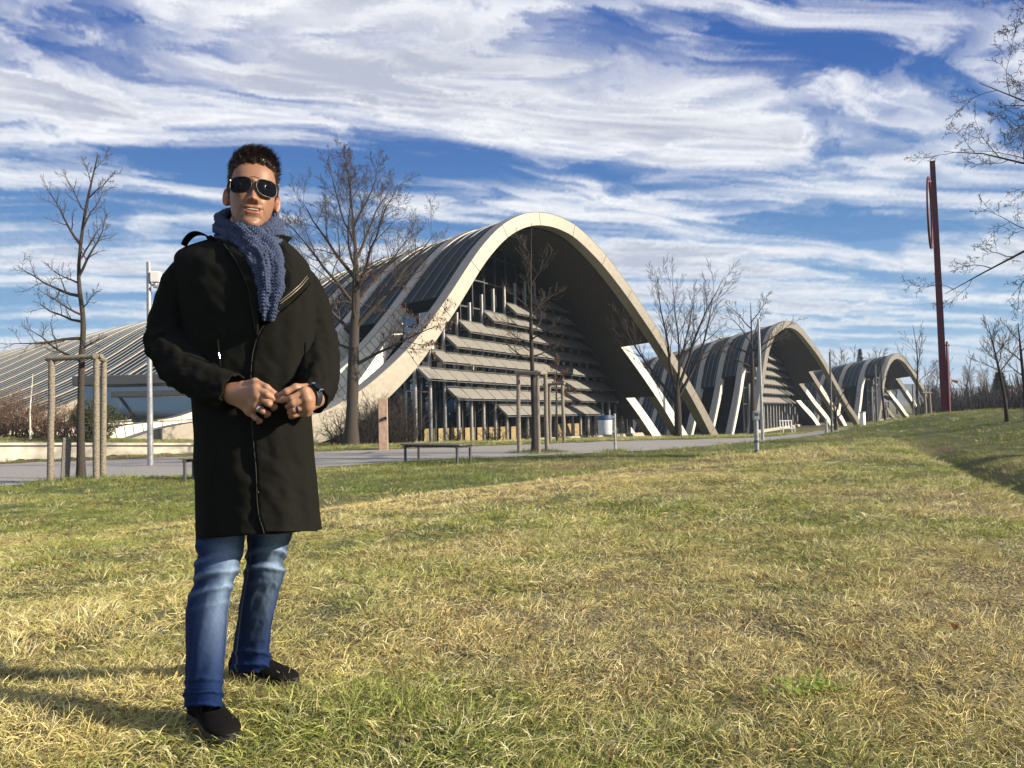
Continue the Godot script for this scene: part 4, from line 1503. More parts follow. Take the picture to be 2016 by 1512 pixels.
	b = on_ground(14.25, 23.0)
	bare_tree("bare_tree", "bare tree cut by the right edge of the view, on the slope", [[b, 0.062], [up(b, -0.03, 0.9), 0.048], [up(b, -0.08, 1.7), 0.034], [up(b, -0.14, 2.7), 0.01]],
		[[0.45, 3.3, 0.7, 1.0, 0.02], [0.5, 0.2, 0.7, 1.0, 0.02], [0.6, 3.0, 0.8, 1.0, 0.02], [0.7, 0.8, 0.9, 0.9, 0.018], [0.8, 3.5, 1.0, 0.7, 0.014], [0.9, 0.4, 1.0, 0.6, 0.01]],
		43, M.dark_bark, M.twig, {"kids": [10, 7], "levels": 2, "ratio": 0.5, "spread": 0.55, "lift": 0.1, "wiggle": 0.15, "least": 0.0042, "start": 0.15})
	# the great tree beyond the right edge; its boughs reach into view
	b = on_ground(14.3, 15.5)
	bare_tree("bare_tree", "great old tree at the right edge with boughs hanging into view", [[b, 0.42], [up(b, 0.1, 1.8), 0.34], [up(b, 0.0, 3.6), 0.30], [up(b, -0.1, 6.0), 0.22], [up(b, 0.0, 9.0), 0.10], [up(b, 0.1, 11.5), 0.03]],
		[[0.37, 2.9, 0.10, 6.2, 0.07], [0.41, 3.2, 0.10, 6.0, 0.07], [0.45, 3.4, 0.14, 5.6, 0.065], [0.52, 3.0, 0.16, 5.6, 0.065], [0.57, 3.25, 0.2, 5.6, 0.065], [0.61, 2.8, 0.24, 5.4, 0.06], [0.65, 3.4, 0.28, 5.2, 0.06], [0.70, 3.05, 0.34, 5.0, 0.055], [0.76, 3.3, 0.45, 4.6, 0.05], [0.5, 0.3, 0.4, 4.0, 0.07], [0.6, 5.6, 0.5, 4.0, 0.07], [0.7, 1.2, 0.6, 3.6, 0.06], [0.85, 4.4, 0.9, 3.0, 0.05]],
		47, M.dark_bark, M.twig, {"kids": [12, 9, 6, 4], "levels": 4, "ratio": 0.38, "spread": 0.8, "lift": 0.01, "wiggle": 0.26, "least": 0.0042, "thin": 0.45, "start": 0.22})
	# evergreen bush and thicket on the left bank
	evergreen("round_bush", "round dark green evergreen bush behind the timber frame", on_ground(-13.55, 27.0), Vector3(0.78, 0.72, 0.75), 61, 5200, 0.055)
	var spots := [Vector2(-18.6, 29.5), Vector2(-17.6, 29.0), Vector2(-16.7, 29.2), Vector2(-15.8, 28.6), Vector2(-15.0, 28.8), Vector2(-14.3, 28.2), Vector2(-19.4, 30.4)]
	var says := ["leftmost clump of the brown leafless thicket on the bank", "second clump from the left of the brown thicket", "tall third clump of the brown thicket on the bank", "middle low clump of the brown thicket", "reddish clump of thicket left of the evergreen bush", "clump of brown stems touching the evergreen bush", "brown clump cut by the left edge of the view"]
	for k in spots.size():
		thicket(says[k], on_ground(spots[k].x, spots[k].y), 200 + k, 1.75 if k < 3 or k == 6 else 1.35, 0.62, M.brush, 70, "brown shrubs on the left bank")
	b = on_ground(-16.3, 28.0)
	bare_tree("birch_sapling", "tiny pale-stemmed sapling in front of the brown thicket", [[b, 0.035], [up(b, 0.0, 0.5), 0.03], [up(b, 0.0, 1.0), 0.022], [up(b, 0.1, 2.2), 0.008]], [[0.3, 3.2, 0.5, 0.5, 0.012], [0.35, 0.2, 0.5, 0.5, 0.012], [0.5, 0.4, 0.8, 0.7, 0.01], [0.6, 3.2, 0.8, 0.7, 0.01]], 63, M.white_wall, M.far_twig, small)
	# dark bushes under the near hall's left foot
	var hs := [Vector2(-6.6, 32.6), Vector2(-5.9, 33.3), Vector2(-5.2, 34.0), Vector2(-4.7, 34.6), Vector2(-5.6, 34.6)]
	var hl := ["low dark bush left of the stele, at the big tree's foot", "dark bare bush under the hall's curved rib", "dark bare bush close behind the pinkish stele", "dark bush at the corner of the glass front", "dark bush deepest under the hall's rib"]
	for k in hs.size():
		thicket(hl[k], on_ground(hs[k].x, hs[k].y), 300 + k, 1.5 if k == 0 else 2.1, 0.6, M.dark_bark, 90, "dark bushes under the hall's left foot")
	for k in 6:
		thicket("%s dark shrub along the glass front of the nearest hall" % ["first", "second", "third", "fourth", "fifth", "sixth"][k], on_ground(-3.0 + k * 2.0, 41.5 + k * 3.0), 400 + k, 0.9 + 0.3 * (k % 3), 0.5, M.dark_bark, 40, "low shrubs along the glass front")

func evergreen(called: String, label: String, base: Vector3, size: Vector3, seed_: int, count: int, leaf: float):
	var r := RandomNumberGenerator.new()
	r.seed = seed_
	var root := thing(called, label, "bush", base)
	var stem := MB.new()
	for k in 9:
		var a := TAU * k / 9.0
		stem.tube(PackedVector3Array([base + Vector3.DOWN * 0.05, base + Vector3(cos(a) * size.x * 0.5, size.y * 1.1, sin(a) * size.z * 0.5), base + Vector3(cos(a) * size.x * 0.75, size.y * 1.6, sin(a) * size.z * 0.75)]), PackedFloat32Array([0.03, 0.02, 0.006]), 5)
	part("stem", stem, M.dark_bark, root)
	var lumps := []
	for k in 26:
		var v := Vector3(r.randfn(), r.randfn(), r.randfn()).normalized() * r.randf_range(0.5, 0.85)
		lumps.append(base + Vector3(0, size.y, 0) + v * size)
	var mb := MB.new()
	for q in count:
		var c: Vector3 = lumps[r.randi() % lumps.size()]
		var v := Vector3(r.randfn(), r.randfn(), r.randfn()).normalized()
		var p := c + v * size * 0.34 * pow(r.randf(), 0.35)
		if p.y < base.y: continue
		var d := (v + Vector3(r.randfn(), r.randfn() + 0.3, r.randfn()) * 0.6).normalized()
		var s := d.cross(Vector3(r.randfn(), r.randfn(), r.randfn())).normalized() * leaf * 0.4
		mb.quad(p - s * 0.6, p + s * 0.6, p + d * leaf + s * 0.3, p + d * leaf - s * 0.3)
	part("foliage", mb, M.evergreen, root, true)

func thicket(label: String, base: Vector3, seed_: int, high: float, wide: float, m: Material, stems: int, group: String):
	var r := RandomNumberGenerator.new()
	r.seed = seed_
	var root := thing("thicket", label, "shrub", base, group)
	var mb := MB.new()
	for k in stems:
		var a := r.randf() * TAU
		var p := base + Vector3(cos(a), 0, sin(a)) * wide * sqrt(r.randf()) * 0.8 + Vector3.DOWN * 0.05
		var d := Vector3(cos(a) * 0.3 + r.randfn() * 0.2, 1.0, sin(a) * 0.3 + r.randfn() * 0.2).normalized()
		var l := high * r.randf_range(0.4, 1.0)
		var pts := PackedVector3Array([p])
		for q in 4:
			d = (d + Vector3(r.randfn(), r.randfn() * 0.4, r.randfn()) * 0.2).normalized()
			p += d * l / 4.0
			pts.append(p)
			for t in 3:
				var s := (d + Vector3(r.randfn(), r.randfn() * 0.6, r.randfn()) * 0.8).normalized()
				var e := p + s * l * r.randf_range(0.10, 0.26)
				mb.tube(PackedVector3Array([p, p.lerp(e, 0.5) + Vector3(r.randfn(), r.randfn(), r.randfn()) * 0.02, e]), PackedFloat32Array([0.006, 0.005, 0.003]), 3, false)
		mb.tube(pts, PackedFloat32Array([0.013, 0.011, 0.009, 0.007, 0.004]), 4, false)
	part("stems", mb, m, root)

# ------------------------------------------------------------------ far things
func build_far_things():
	# distant ridge
	for hh in [[900.0, 30.0, 150.0, 5]]:
		var f := FastNoiseLite.new()
		f.seed = hh[3]
		f.frequency = 0.004
		var mb := MB.new()
		var rows := [PackedVector3Array(), PackedVector3Array(), PackedVector3Array()]
		for q in 120:
			var x: float = -1500.0 + 3000.0 * q / 119.0 * (hh[0] / 900.0)
			var y: float = hh[1] * (0.62 + 0.7 * f.get_noise_1d(x))
			rows[0].append(Vector3(x, -8, -hh[0] + hh[2] * 0.4))
			rows[1].append(Vector3(x, y, -hh[0]))
			rows[2].append(Vector3(x, -8, -hh[0] - hh[2]))
		mb.grid(rows, false, false)
		whole("hill", mb, M.hill, "", "", "", "structure")
	# belts of bare wood beyond the halls
	var r := RandomNumberGenerator.new()
	r.seed = 99
	var proto := far_tree("far_tree", "", 1, 9.0, 3.0)
	var protos := [proto, far_tree("far_tree", "", 2, 8.0, 3.4), far_tree("far_tree", "", 3, 10.5, 2.4)]
	var spots := []
	for k in 9: spots.append([Vector2(50.0 + k * 3.6 + r.randf_range(-1, 1), 168.0 + r.randf_range(-6, 6)), 1.15 + 0.4 * r.randf(), "in the bare wood above the middle hall's shoulder"])
	for k in 8: spots.append([Vector2(75.0 + k * 4.0, 178.0 + r.randf_range(-6, 6)), 1.0 + 0.3 * r.randf(), "in the bare wood behind the farthest hall"])
	for k in 14: spots.append([Vector2(60.0 + k * 4.2 + r.randf_range(-1, 1), 104.0 + k * 1.2 + r.randf_range(-6, 8)), 0.75 + 0.35 * r.randf(), "in the dark wood between the mast and the right edge"])
	for k in 14: spots.append([Vector2(110.0 + k * 6.0, 210.0 + r.randf_range(-12, 12)), 0.9 + 0.4 * r.randf(), "in the hazy wood on the right horizon"])
	for k in spots.size():
		var s = spots[k]
		var p := Vector3(s[0].x, ground_y(s[0].x, s[0].y) - 0.2, -s[0].y)
		var o: Node3D = protos[k % 3] if k < 3 else copy_of(protos[k % 3], "", p, r.randf() * TAU)
		o.position = p
		o.scale = Vector3.ONE * s[1]
		o.set_meta("label", "leafless tree " + s[2])
		o.set_meta("group", "leafless trees " + s[2])
	# undergrowth: one dark mass of far-off brush
	var ub := MB.new()
	for q in 2600:
		var x := r.randf_range(52.0, 130.0)
		var d := r.randf_range(96.0, 150.0)
		if x / d < 0.49: continue
		var base := Vector3(x, ground_y(x, d) - 0.1, -d)
		var h := r.randf_range(1.2, 3.6)
		for t in 4:
			var tip := base + Vector3(r.randfn() * 0.7, h * r.randf_range(0.5, 1.0), r.randfn() * 0.7)
			ub.tube(PackedVector3Array([base, base.lerp(tip, 0.5) + Vector3(r.randfn(), 0, r.randfn()) * 0.15, tip]), PackedFloat32Array([0.10, 0.07, 0.02]), 3, false)
	for q in 3000:
		var d := r.randf_range(52.0, 92.0)
		var x := d * r.randf_range(0.50, 0.68)
		var base := Vector3(x, ground_y(x, d) - 0.1, -d)
		var h := r.randf_range(1.2, 4.9) * (0.75 + 0.5 * lawn_noise.get_noise_2d(x * 0.6, d * 0.4))
		for t in 5:
			var tip := base + Vector3(r.randfn() * 0.6, h * r.randf_range(0.45, 1.0), r.randfn() * 0.6)
			ub.tube(PackedVector3Array([base, base.lerp(tip, 0.5) + Vector3(r.randfn(), 0, r.randfn()) * 0.15, tip]), PackedFloat32Array([0.06, 0.045, 0.012]), 3, false)
	whole("undergrowth", ub, M.far_wood, "dark brush along the edge of the far wood", "undergrowth", "", "stuff")
	# conifers
	var cs := [[Vector2(56.5, 96.0), 6.2, 2.4, "dark round-topped conifer right of the leaning tree"], [Vector2(60.0, 118.0), 4.6, 1.2, "small pointed conifer between the mast and the leaning tree"], [Vector2(80.0, 190.0), 15.0, 3.0, "pointed conifer above the farthest hall's roof"]]
	for c in cs: conifer(c[3], Vector3(c[0].x, ground_y(c[0].x, c[0].y) - 0.1, -c[0].y), c[1], c[2], int(c[0].x))
	# pale houses at the right
	for hse in [[Vector3(66.0, -2.3, -112.0), 6.0, 3.0, "pale low house beyond the slope, left of the pair"], [Vector3(74.5, -2.3, -121.0), 5.0, 3.6, "pale house beside the right edge, beyond the slope"]]:
		house(hse[3], hse[0], hse[1], hse[2])
	weed()

func far_tree(called: String, label: String, seed_: int, high: float, wide: float) -> Node3D:
	var root := thing(called, label, "tree", Vector3.ZERO)
	var tw := Twigs.new()
	tw.r.seed = seed_
	tw.wood = MB.new()
	tw.twig = MB.new()
	tw.kids = [14, 8, 5]
	tw.levels = 3
	tw.ratio = wide / high * 1.1
	tw.spread = 0.6
	tw.lift = 0.10
	tw.wiggle = 0.10
	tw.least = 0.022
	tw.thin = 0.5
	tw.limb(Vector3.ZERO, Vector3.UP, high, 0.16, 0)
	part("trunk", tw.wood, M.far_wood, root)
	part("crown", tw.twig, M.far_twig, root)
	return root

func conifer(label: String, base: Vector3, high: float, wide: float, seed_: int):
	var r := RandomNumberGenerator.new()
	r.seed = seed_
	var root := thing("conifer", label, "tree", base)
	var t := MB.new()
	t.tube(PackedVector3Array([base, base + Vector3.UP * high]), PackedFloat32Array([0.18, 0.03]), 6)
	part("trunk", t, M.dark_bark, root)
	var mb := MB.new()
	for q in 1500:
		var f := pow(r.randf(), 0.8)
		var y := lerpf(0.12, 1.0, f) * high
		var reach := wide * 0.5 * pow(1.0 - f, 0.7) * r.randf_range(0.4, 1.05) + 0.08
		var a := r.randf() * TAU
		var p := base + Vector3(cos(a) * reach, y, sin(a) * reach)
		var d := Vector3(cos(a), r.randf_range(-0.3, 0.4), sin(a)).normalized()
		var s := d.cross(Vector3(r.randfn(), 1, r.randfn())).normalized() * 0.10
		mb.quad(p - d * 0.3 - s, p - d * 0.3 + s, p + d * 0.3 + s * 0.3, p + d * 0.3 - s * 0.3)
	part("foliage", mb, M.evergreen, root, true)

func house(label: String, base: Vector3, w: float, h: float):
	var root := thing("house", label, "house", base)
	var mb := MB.new()
	mb.box(Transform3D(Basis(Vector3.UP, 0.4), base + Vector3.UP * h * 0.5), Vector3(w, h, 5.0))
	var wall := part("wall", mb, M.house_wall, root)
	var rf := MB.new()
	var B := Basis(Vector3.UP, 0.4)
	var q := func(x: float, y: float, z: float) -> Vector3: return base + B * Vector3(x, y, z)
	var x := w * 0.55
	rf.quad(q.call(-x, h - 0.1, 2.9), q.call(x, h - 0.1, 2.9), q.call(x, h + 1.3, 0), q.call(-x, h + 1.3, 0))
	rf.quad(q.call(x, h - 0.1, -2.9), q.call(-x, h - 0.1, -2.9), q.call(-x, h + 1.3, 0), q.call(x, h + 1.3, 0))
	rf.tri(q.call(x, h - 0.1, 2.9), q.call(x, h - 0.1, -2.9), q.call(x, h + 1.3, 0))
	rf.tri(q.call(-x, h - 0.1, -2.9), q.call(-x, h - 0.1, 2.9), q.call(-x, h + 1.3, 0))
	part("roof", rf, M.house_roof, root)
	for k in 3:
		var wm := MB.new()
		wm.box(Transform3D(B, q.call(-w * 0.32 + k * w * 0.32, h * 0.55, 2.52)), Vector3(0.8, 1.1, 0.08))
		part("window", wm, M.dark_glass, root)

# the broad-leaved green weed in the foreground
func weed():
	var r := RandomNumberGenerator.new()
	r.seed = 8
	var base := on_ground(0.92, 2.62)
	var root := thing("weed", "bright green broad-leaved weed in the foreground grass", "plant", base)
	var gm := mat("weed_leaf", lin(0.17, 0.23, 0.03), 0.5)
	gm.backlight_enabled = true
	gm.backlight = lin(0.2, 0.3, 0.03)
	for k in 60:
		var a := r.randf() * TAU
		var l := r.randf_range(0.018, 0.048)
		var p := base + Vector3(r.randfn() * 0.055, 0.025, r.randfn() * 0.05)
		var d := Vector3(cos(a), r.randf_range(0.15, 0.9), sin(a)).normalized()
		var s := d.cross(Vector3.UP).normalized()
		var rows := [PackedVector3Array(), PackedVector3Array(), PackedVector3Array()]
		for q in 6:
			var f := q / 5.0
			var w := l * 0.24 * sin(PI * minf(f * 0.9 + 0.1, 1.0)) * (1.0 + 0.25 * (q % 2))
			var c := p + d * l * f + Vector3.DOWN * l * 0.35 * f * f
			rows[0].append(c - s * w + Vector3.UP * w * 0.4)
			rows[1].append(c)
			rows[2].append(c + s * w + Vector3.UP * w * 0.4)
		var mb := MB.new()
		mb.grid(rows, false, true)
		part("leaf", mb, gm, root)
# ------------------------------------------------------------------ the man
const STAND := 2.6          # how far from the camera his spine stands

# a point of the figure, read off the photograph and set at its own distance: z metres nearer than the spine
func fig(px: float, py: float, z := 0.0) -> Vector3:
	var d := Basis(Vector3.RIGHT, deg_to_rad(CAM_PITCH)) * Basis(Vector3.BACK, deg_to_rad(-CAM_ROLL)) * Vector3((px - 1008.0) / 1631.0, (756.0 - py) / 1631.0, -1.0)
	return EYE + d * ((STAND - z) / -d.z)

func curve(keys: Array, x: float, c: int) -> float:      # smooth reading of a table [x, a, b, ...]
	var n := keys.size()
	if x <= keys[0][0]: return keys[0][c]
	for q in n - 1:
		if x <= keys[q + 1][0]:
			var f: float = (x - keys[q][0]) / (keys[q + 1][0] - keys[q][0])
			var p0: float = keys[maxi(q - 1, 0)][c]
			var p3: float = keys[mini(q + 2, n - 1)][c]
			return cubic_interpolate(keys[q][c], keys[q + 1][c], p0, p3, f)
	return keys[n - 1][c]

func spow(v: float, p: float) -> float:
	return signf(v) * pow(absf(v), p)

# coat trunk: py, left px, right px, half depth, z of the middle
const TRUNK := [[462, 440, 545, 0.055, 0.0], [470, 412, 556, 0.075, 0.0], [478, 384, 568, 0.090, 0.0], [488, 358, 580, 0.104, 0.0], [500, 344, 592, 0.116, 0.005], [520, 342, 608, 0.128, 0.01], [560, 346, 620, 0.142, 0.015], [620, 354, 624, 0.150, 0.02], [700, 366, 622, 0.148, 0.025], [780, 375, 614, 0.150, 0.03], [820, 378, 614, 0.154, 0.03], [860, 381, 617, 0.158, 0.03], [903, 380, 620, 0.162, 0.03], [960, 383, 626, 0.168, 0.03], [1010, 384, 630, 0.174, 0.03], [1052, 385, 634, 0.180, 0.03]]

func trunk_fold(a: float, py: float) -> float:
	var low := smoothstep(780.0, 1050.0, py)
	return low * (0.010 * sin(a * 5.0 + 1.3) + 0.005 * sin(a * 9.0 + py * 0.004)) + fine_noise.get_noise_2d(a * 2.2, py * 0.012) * 0.009

func front_z(px: float, py: float) -> float:
	var l := curve(TRUNK, py, 1)
	var r := curve(TRUNK, py, 2)
	var u := clampf((px - (l + r) * 0.5) / ((r - l) * 0.5), -0.995, 0.995)
	var e := 2.35
	var z := pow(1.0 - pow(absf(u), e), 1.0 / e)
	return curve(TRUNK, py, 4) + curve(TRUNK, py, 3) * z + trunk_fold(asin(spow(u, 1.175)), py) * z

# a sheet of cloth lying on the coat's front, between a left and a right edge, with a turned edge
func cloth_sheet(called: String, rows: Array, lift: float, m: Material, parent: Node3D, roll := 0.0, cols := 14):
	var top := []
	var mb := MB.new()
	var n := 0
	var py: float = rows[0][0]
	var last: float = rows[-1][0]
	while py <= last + 0.01:
		var l := curve(rows, py, 1)
		var r := curve(rows, py, 2)
		var a := PackedVector3Array()
		for q in cols + 3:
			var f := clampf((q - 1.0) / cols, 0.0, 1.0)
			var px := clampf(lerpf(l, r, f), curve(TRUNK, py, 1) + 4.0, curve(TRUNK, py, 2) - 4.0)
			var h := lift + roll * sin(PI * f)
			if q == 0 or q == cols + 2: h = -0.004
			a.append(fig(px, py, front_z(px, py) + h))
		top.append(a)
		py += 5.0
		n += 1
	mb.grid(top, false, true)
	var under := []
	for a in top:
		var row := PackedVector3Array()
		for p in a: row.append(p + Vector3(0, 0, -0.012))
		under.append(row)
	for e in [0, top.size() - 1]:
		mb.grid([top[e], under[e]], false, e != 0)
	return part(called, mb, m, parent)

# tube with an own radius at each point, through smooth keys [px, py, z, radius]; rumpled like cloth
func sleeve(keys: Array, rumple: float, seed_: int, open_end := true, squash := 1.0) -> MB:
	var cv := Curve3D.new()
	var pts := []
	for k in keys: pts.append(fig(k[0], k[1], k[2]))
	for q in pts.size():
		var t: Vector3 = (pts[mini(q + 1, pts.size() - 1)] - pts[maxi(q - 1, 0)]) * 0.17
		cv.add_point(pts[q], -t, t)
	var l := cv.get_baked_length()
	var n := 70
	var sides := 36
	var rows := []
	var side := Vector3.ZERO
	for q in n + 1:
		var f := float(q) / n
		var p := cv.sample_baked(l * f, true)
		var t := (cv.sample_baked(minf(l, l * f + 0.005), true) - cv.sample_baked(maxf(0, l * f - 0.005), true)).normalized()
		if side == Vector3.ZERO: side = t.cross(Vector3.BACK).normalized()
		side = (side - t * side.dot(t)).normalized()
		var upv := side.cross(t)
		var kf := f * (keys.size() - 1)
		var k := mini(int(kf), keys.size() - 2)
		var r: float = cubic_interpolate(keys[k][3], keys[k + 1][3], keys[maxi(k - 1, 0)][3], keys[mini(k + 2, keys.size() - 1)][3], kf - k)
		var row := PackedVector3Array()
		for j in sides:
			var a := TAU * j / sides
			# folds run round the sleeve, deepest at the bend
			var bend := exp(-pow((f - 0.52) / 0.16, 2.0)) + 0.45 * exp(-pow((f - 0.9) / 0.1, 2.0)) + 0.25
			var w := sin(f * 46.0 + 1.6 * sin(a + seed_) + fine_noise.get_noise_2d(a + seed_ * 3.0, f * 4.0) * 5.0)
			var rr := r + rumple * bend * w * (0.55 + 0.45 * cos(a - 1.0 + seed_)) + rumple * 1.2 * fine_noise.get_noise_2d(cos(a) * 1.4 + seed_ * 7.0, sin(a) * 1.4 + f * 5.0)
			row.append(p + (side * cos(a) + upv * sin(a) * squash) * rr)
		rows.append(row)
	if open_end:       # turn the cuff inwards
		var c := cv.sample_baked(l, true)
		var back := (cv.sample_baked(l - 0.03, true) - c)
		for s in [[0.93, 0.0], [0.86, 0.0], [0.84, 1.0]]:
			var row := PackedVector3Array()
			for p in rows[n]: row.append(c + (p - c) * s[0] + back * s[1])
			rows.append(row)
	var mb := MB.new()
	mb.grid(rows, true, true)
	return mb

# -------- bodies as joined tapered capsules, meshed as surface nets
func smin(a: float, b: float, k: float) -> float:
	var h := maxf(k - absf(a - b), 0.0) / k
	return minf(a, b) - h * h * k * 0.25

func bone_field(p: Vector3, chains: Array, inner_k: PackedFloat32Array, join: float) -> float:
	var d := 9.0
	for c in chains.size():
		var e := 9.0
		for b in chains[c]:
			var ab: Vector3 = b[1] - b[0]
			var t := clampf((p - b[0]).dot(ab) / maxf(ab.length_squared(), 1e-9), 0.0, 1.0)
			var r: float = (p - b[0] - ab * t).length() - lerpf(b[2], b[3], t)
			e = smin(e, r, inner_k[c])
		d = e if c == 0 else smin(d, e, join)
	return d

func nets(mb: MB, chains: Array, inner_k: PackedFloat32Array, join: float, cell: float):
	var lo := Vector3.ONE * 1e9
	var hi := -lo
	for c in chains:
		for b in c:
			for e in 2:
				lo = lo.min(b[e] - Vector3.ONE * (b[2 + e] + cell * 2.0))
				hi = hi.max(b[e] + Vector3.ONE * (b[2 + e] + cell * 2.0))
	var nx := int((hi.x - lo.x) / cell) + 2
	var ny := int((hi.y - lo.y) / cell) + 2
	var nz := int((hi.z - lo.z) / cell) + 2
	var f := PackedFloat32Array()
	f.resize(nx * ny * nz)
	f.fill(1.0)
	var blk := 4
	for bz in range(0, nz, blk):
		for by in range(0, ny, blk):
			for bx in range(0, nx, blk):
				var mid := lo + Vector3(bx + 1.5, by + 1.5, bz + 1.5) * cell
				var dm := bone_field(mid, chains, inner_k, join)
				if absf(dm) > cell * 3.6:
					if dm < 0.0:
						for z in range(bz, mini(bz + blk, nz)):
							for y in range(by, mini(by + blk, ny)):
								for x in range(bx, mini(bx + blk, nx)): f[(z * ny + y) * nx + x] = -1.0
					continue
				for z in range(bz, mini(bz + blk, nz)):
					for y in range(by, mini(by + blk, ny)):
						for x in range(bx, mini(bx + blk, nx)):
							f[(z * ny + y) * nx + x] = bone_field(lo + Vector3(x, y, z) * cell, chains, inner_k, join)
	var at := PackedInt32Array()
	at.resize(nx * ny * nz)
	at.fill(-1)
	var sy := nx
	var sz := nx * ny
	for z in nz - 1:
		for y in ny - 1:
			for x in nx - 1:
				var o := z * sz + y * sy + x
				var v := [f[o], f[o + 1], f[o + sy], f[o + sy + 1], f[o + sz], f[o + sz + 1], f[o + sz + sy], f[o + sz + sy + 1]]
				var neg := 0
				for q in 8:
					if v[q] < 0.0: neg += 1
				if neg == 0 or neg == 8: continue
				var s := Vector3.ZERO
				var m := 0
				for q in 8:
					for ax in [1, 2, 4]:
						if q & ax: continue
						var w: int = q | ax
						if (v[q] < 0.0) == (v[w] < 0.0): continue
						var t: float = v[q] / (v[q] - v[w])
						var a := Vector3(q & 1, (q >> 1) & 1, (q >> 2) & 1)
						var b := Vector3(w & 1, (w >> 1) & 1, (w >> 2) & 1)
						s += a.lerp(b, t)
						m += 1
				var gx: float = v[1] + v[3] + v[5] + v[7] - v[0] - v[2] - v[4] - v[6]
				var gy: float = v[2] + v[3] + v[6] + v[7] - v[0] - v[1] - v[4] - v[5]
				var gz: float = v[4] + v[5] + v[6] + v[7] - v[0] - v[1] - v[2] - v[3]
				at[o] = mb.v.size()
				mb.v.append(lo + (Vector3(x, y, z) + s / m) * cell)
				mb.n.append(Vector3(gx, gy, gz).normalized())
				mb.c.append(mb.col)
	for z in range(1, nz - 1):
		for y in range(1, ny - 1):
			for x in range(1, nx - 1):
				var o := z * sz + y * sy + x
				for ax in 3:
					var w: int = o + [1, sy, sz][ax]
					if (f[o] < 0.0) == (f[w] < 0.0): continue
					var p: int = [sy, sz, 1][ax]
					var q: int = [sz, 1, sy][ax]
					var a := at[o]
					var b := at[o - p]
					var c := at[o - p - q]
					var d := at[o - q]
					if a < 0 or b < 0 or c < 0 or d < 0: continue
					if f[o] < 0.0: mb.i.append_array([a, c, b, a, d, c])
					else: mb.i.append_array([a, b, c, a, c, d])

func chain(points: Array, thin := 1.0) -> Array:      # [px, py, z, radius] in order -> bones
	var out := []
	for q in points.size() - 1:
		out.append([fig(points[q][0], points[q][1], points[q][2]), fig(points[q + 1][0], points[q + 1][1], points[q + 1][2]), points[q][3] * thin, points[q + 1][3] * thin])
	return out

func hand(mb: MB, wrist: Array, mcp: Array, fingers: Array, thumb: Array):
	var palm := []
	for k in 4:
		palm.append_array(chain([wrist, mcp[k]], 0.93))
	for k in 3: palm.append_array(chain([mcp[k], mcp[k + 1]]))
	palm.append_array(chain([[wrist[0], wrist[1], wrist[2], wrist[3]], [thumb[0][0], thumb[0][1], thumb[0][2], 0.015]]))
	var chains := [palm]
	var ks := PackedFloat32Array([0.016])
	for k in 4:
		chains.append(chain([mcp[k]] + fingers[k], 0.88))
		ks.append(0.004)
	chains.append(chain(thumb, 0.9))
	ks.append(0.006)
	nets(mb, chains, ks, 0.0045, 0.0030)

# -------- head
const HEAD_W := [[-0.142, 0.020], [-0.134, 0.030], [-0.122, 0.0395], [-0.105, 0.0495], [-0.085, 0.0570], [-0.06, 0.0635], [-0.03, 0.0695], [0.0, 0.0725], [0.03, 0.0745], [0.055, 0.073], [0.078, 0.0635], [0.098, 0.0485], [0.110, 0.033], [0.117, 0.016], [0.119, 0.001]]
const HEAD_F := [[-0.142, 0.045], [-0.134, 0.066], [-0.122, 0.081], [-0.105, 0.085], [-0.085, 0.086], [-0.06, 0.087], [-0.03, 0.0855], [0.0, 0.085], [0.03, 0.090], [0.055, 0.086], [0.078, 0.075], [0.098, 0.057], [0.110, 0.038], [0.117, 0.018], [0.119, 0.001]]
const HEAD_B := [[-0.142, 0.03], [-0.12, 0.045], [-0.085, 0.062], [-0.06, 0.072], [-0.03, 0.083], [0.0, 0.092], [0.03, 0.097], [0.055, 0.094], [0.078, 0.082], [0.098, 0.062], [0.110, 0.041], [0.117, 0.02], [0.119, 0.001]]

func bump(x: float, s: float) -> float:
	return exp(-0.5 * x * x / (s * s))

